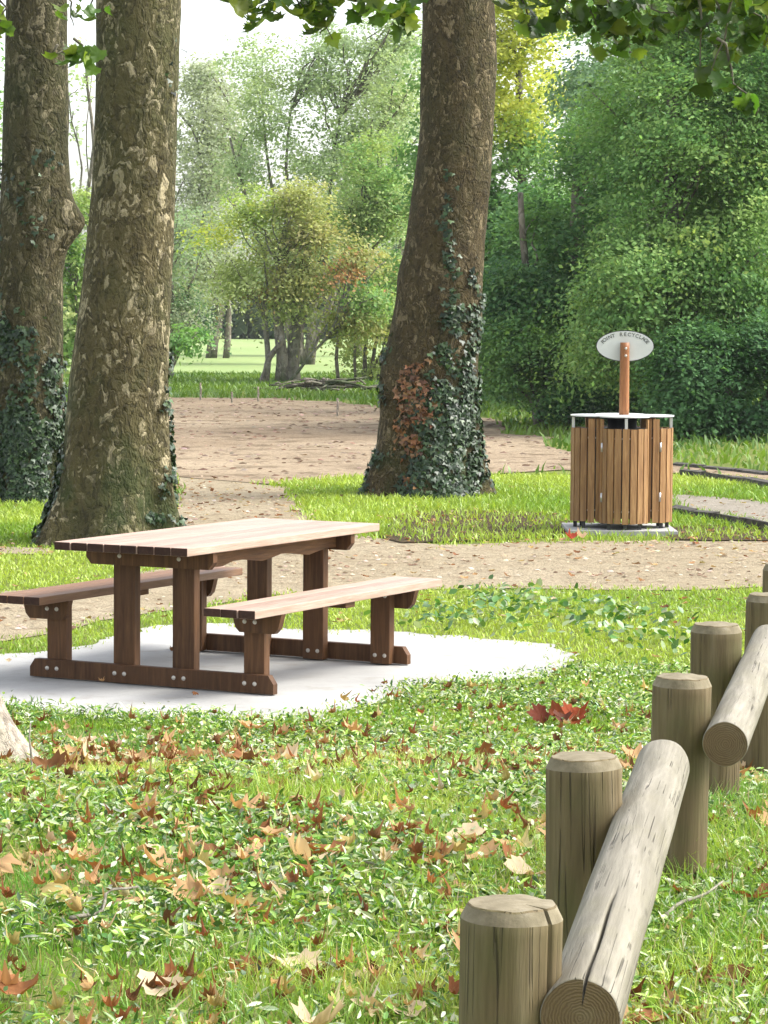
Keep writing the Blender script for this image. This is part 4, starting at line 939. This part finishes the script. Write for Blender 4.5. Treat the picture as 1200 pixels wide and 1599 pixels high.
# two big red leaves in front of the slab tip
gx, gy = at(865, 1104, 13.6).x, 13.4
for dx, dy, sc, rz, rx, cl_, lb in ((-.10, 0, .10, 1.9, .8, (.12, .03, .016), 'dark red crumpled leaf at the left end of the red heap near the slab tip'), (.01, .03, .10, .4, .6, (.18, .05, .02), 'red brown crumpled leaf in the middle of the red heap'), (.11, -.02, .115, -1.0, .75, (.25, .055, .022), 'large bright red crumpled leaf at the right end of the red heap'), (.03, -.08, .08, 2.6, .5, (.11, .04, .025), 'small dark leaf tucked under the red heap before the slab tip')):
    V_, F_ = leaf_vf(LEAF, .45, .1, 7+int(dx*100), .7); me = np_mesh('fallen_leaf', V_, [np.array(F_)], np.tile(cl_, (len(V_), 1))); me.materials.append(M['litter'])
    o = bpy.data.objects.new('fallen_leaf', me); COL.objects.link(o); o.location = (gx+dx*.75, gy+dy, .055); o.scale = (sc*1.15, sc*1.15, sc*.9); o.rotation_euler = (rx, .1, 0); o.rotation_euler = (Matrix.Rotation(rx, 3, 'X') @ Matrix.Rotation(rz, 3, 'Z')).to_euler(); tag(o, lb, 'leaf')
# the rest of the litter: one object
V_, F_ = leaf_vf(LEAF, .9, -.3, 500, .9)
x, y = wedge(4000, 5.2, 14.6, .9, .8); k = (~bare(x, y)) & (rng.random(4000) < (vnoise(x, y, 2.6, 71)+.1)*(1-.6*ss(13, 14, y))); x, y = x[k], y[k]
x2 = rng.uniform(-5, 5, 2600); y2 = rng.uniform(15, 33, 2600); k = (~inside(SLAB, x2, y2)) & (rng.random(2600) < .3+.7*(y2 > 22)) ; x2, y2 = x2[k], y2[k]
n = len(x)
o = scatter('leaf_litter', V_, F_, np.stack([x, y, terr(x, y)+.02+.03*rng.random(n)], 1), rots(n, .5), rng.uniform(.018, .058, n), pal([k_[1] for k_ in KINDS]+[KINDS[2][1], KINDS[1][1]], n), M['litter'])
tag(o, 'small scraps of dead leaves scattered through the foreground grass', 'leaf litter', kind='stuff')
V_, F_ = leaf_vf(LEAF, .12, .08, 501, .15); n = len(x2)
o = scatter('leaf_litter', V_, F_, np.stack([x2, y2, np.full(n, .018)+.012*rng.random(n)], 1), rots(n, .16), rng.uniform(.02, .065, n), pal([k_[1] for k_ in KINDS], n)*.85, M['litter'])
tag(o, 'small flat dead leaves scattered on the paths and lawn beyond the slab', 'leaf litter', kind='stuff')
# small leaves on the slab
for i, (px, py, ki) in enumerate([(12, 1034, 3), (306, 1083, 1), (158, 1066, 0), (583, 1082, 2), (600, 1066, 2), (270, 1018, 2)]):
    p = gnd(px, py, .03); o = bpy.data.objects.new('fallen_leaf', protos[ki, i % 3]); COL.objects.link(o); o.location = (p.x, p.y, .036); o.scale = (.04,)*3; o.rotation_euler = (.3, .2, i)
    tag(o, ['cream dry leaf on the far left end of the slab', 'rusty leaf scrap on the slab by the front foot beam', 'pale scrap of leaf against the front foot beam of the table', 'dark curled leaf scrap on the slab right of the table, nearer one', 'dark leaf scrap on the slab right of the table, farther one', 'dark scrap on the slab between the table legs'][i], 'leaf')
# litter and clods on soil and path
def bits(n0, poly, y0, y1, hw, size, cols, name, label, seed):
    g = np.random.default_rng(seed); y = g.uniform(y0, y1, n0); x = g.uniform(-hw, hw, n0); k = inside(poly, x, y) & (g.random(n0) < vnoise(x, y*2, 1.0, seed)*1.3); x, y = x[k], y[k]; n = len(x)
    T_ = ([(-.5, -.3, 0), (.5, -.35, 0), (.45, .4, 0), (-.4, .45, 0), (.05, 0, .22)], [(0, 1, 4), (1, 2, 4), (2, 3, 4), (3, 0, 4)])
    o = scatter(name, *T_, np.stack([x, y, np.full(n, .012)], 1), rots(n, .15, g=g), g.uniform(*size, n), pal(cols, n, g), M['litter']); return tag(o, label, 'debris', kind='stuff')
bits(9000, PATH, 16, 34, 6, (.012, .05), [(.30, .22, .16), (.42, .34, .26), (.17, .11, .07), (.5, .43, .35)], 'path_debris', 'small stones and leaf scraps on the sandy path', 3)
bits(9000, DIRT, 33, 68, 12, (.03, .12), [(.22, .15, .11), (.14, .09, .06), (.30, .23, .18)], 'soil_clods', 'loose clods and scraps on the bare soil', 4)

# ------------------------------------------------------------------ small things
def stone_edge(px, name, label, h=.09, w_=.10):
    P = [gnd(*p) for p in px]; mb = MB()
    for a, b in zip(P[:-1], P[1:]):
        d = (b-a).normalized(); nn = Vector((-d.y, d.x, 0)); V_ = []
        for p in (a+d*.02, b-d*.02):
            for (s_, z) in ((-w_/2, -.02), (w_/2, -.02), (w_/2*.8, h), (-w_/2*.8, h*.9)): V_.append(p+nn*s_+Vector((0, 0, z+random.uniform(-.012, .012))))
        mb.add(V_, [(0, 1, 5, 4), (1, 2, 6, 5), (2, 3, 7, 6), (3, 0, 4, 7), (3, 2, 1, 0), (4, 5, 6, 7)], 0)
    tag(mb.build(name, M['edging']), label, 'path edging')
stone_edge([(1050, 804), (1085, 810), (1120, 816), (1160, 823), (1205, 832), (1290, 848)], 'path_edging', 'dark timber edging along the near side of the sandy strip right of the bin')
stone_edge([(1065, 746), (1100, 750), (1140, 756), (1165, 759), (1215, 768), (1300, 782)], 'path_edging', 'dark timber edging beyond the sandy strip right of the bin', .10)
stone_edge([(1052, 728), (1100, 733), (1150, 738), (1200, 744)], 'path_edging', 'faint dark edging along the bare soil below the right hand wood', .05)
for i, (px, y0, y1, lb) in enumerate([(313, 598, 626, 'thin pale stake at the left end of the soil edge'), (403, 604, 628, 'thin stake at the soil edge below the leaning stems'), (527, 622, 652, 'thin stake standing in the bare soil left of the ivy clad trunk'), (362, 612, 630, 'short stake between two others at the soil edge')]):
    p = gnd(px, y1); h = at(px, y0, p.y).z; mb = MB(); mb.tube([(0, 0, -.05), (.01, 0, h*.5), (.0, .01, h)], [.024, .023, .020], 6); o = mb.build('stake', M['bark_pale']); o.location = (p.x, p.y, 0)
    tag(o, lb, 'stake', 'stakes along the bare soil')
# brush pile by the thin stems
rp = gnd(508, 613); mb = MB(); random.seed(5)
for i in range(70):
    a = random.uniform(-.3, .3)+(0 if random.random() < .7 else 1.2); l = random.uniform(.3, 1.0); c = Vector((random.gauss(0, .55), random.gauss(0, .4), random.uniform(.03, .30)))
    d = Vector((math.cos(a), math.sin(a), random.uniform(-.2, .2)))*l*.5; r_ = random.uniform(.012, .05); mb.tube([c-d, c+Vector((0, 0, .03)), c+d], [r_, r_*.9, r_*.7], 6)
o = mb.build('brush_pile', M['bark_far'], None, True); o.location = (rp.x, rp.y, 0); tag(o, 'low heap of cut branches at the meadow edge below the thin stems', 'brush pile')
# twigs in the foreground
for (xa, ya, xb, yb, D, lb) in [(110, 1435, 215, 1472, 6.9, 'pale fallen twig in the grass at the lower left'), (20, 1290, 45, 1130, 9.6, 'thin dry straw leaning before the root flare at the left'), (1040, 1430, 1130, 1400, 7.0, 'fallen twig among leaves right of the log rail')]:
    a, b = at(xa, ya, D), at(xb, yb, D+.3); za = float(terr(a.x, a.y))+.05; mb = MB()
    if 'straw' in lb: a = Vector((a.x, DN-.75, float(terr(a.x, DN-.75)))); b = Vector((at(xb, yb, DN-.7).x, DN-.65, at(xb, yb, DN-.65).z))
    else: a.z = za; b.z = float(terr(b.x, b.y))+.07
    limb(mb, a, b, .006, .003, xa*.1, n=8, wob=.06); tag(mb.build('twig', M['log'], None, True), lb, 'twig')
# bright litter scrap in front of the bin
p = gnd(900, 848)
for i, (dx, c, lb) in enumerate(((-.05, (.35, .07, .04), 'red leaf on the path just in front of the bin pad'), (.05, (.6, .5, .42), 'pale leaf on the path just in front of the bin pad'))):
    V_, F_ = leaf_vf(LEAF, .5, .4, 77+i, .4); me = np_mesh('fallen_leaf', V_, [np.array(F_)], np.tile(c, (len(V_), 1))); me.materials.append(M['litter'])
    o = bpy.data.objects.new('fallen_leaf', me); COL.objects.link(o); o.location = (p.x+dx, p.y+dx, .04); o.scale = (.11,)*3; o.rotation_euler = (.3, .1, 2*i+.4); tag(o, lb, 'leaf')

# ------------------------------------------------------------------ haze
hm = bpy.data.materials.new('haze_air'); hm.use_nodes = True; ht = hm.node_tree; ht.nodes.remove(ht.nodes['Principled BSDF'])
pv = ht.nodes.new('ShaderNodeVolumePrincipled'); pv.inputs['Color'].default_value = (.93, .96, 1, 1); pv.inputs['Density'].default_value = .00022; pv.inputs['Anisotropy'].default_value = .3
ht.links.new(pv.outputs[0], ht.nodes['Material Output'].inputs['Volume'])
mb = MB(); mb.box(-240, 240, -14, 410, -1.2, 16, 0, 0); o = mb.build('haze', hm); o.visible_shadow = True; tag(o, 'pale morning haze fading the far trees', 'haze', kind='stuff')
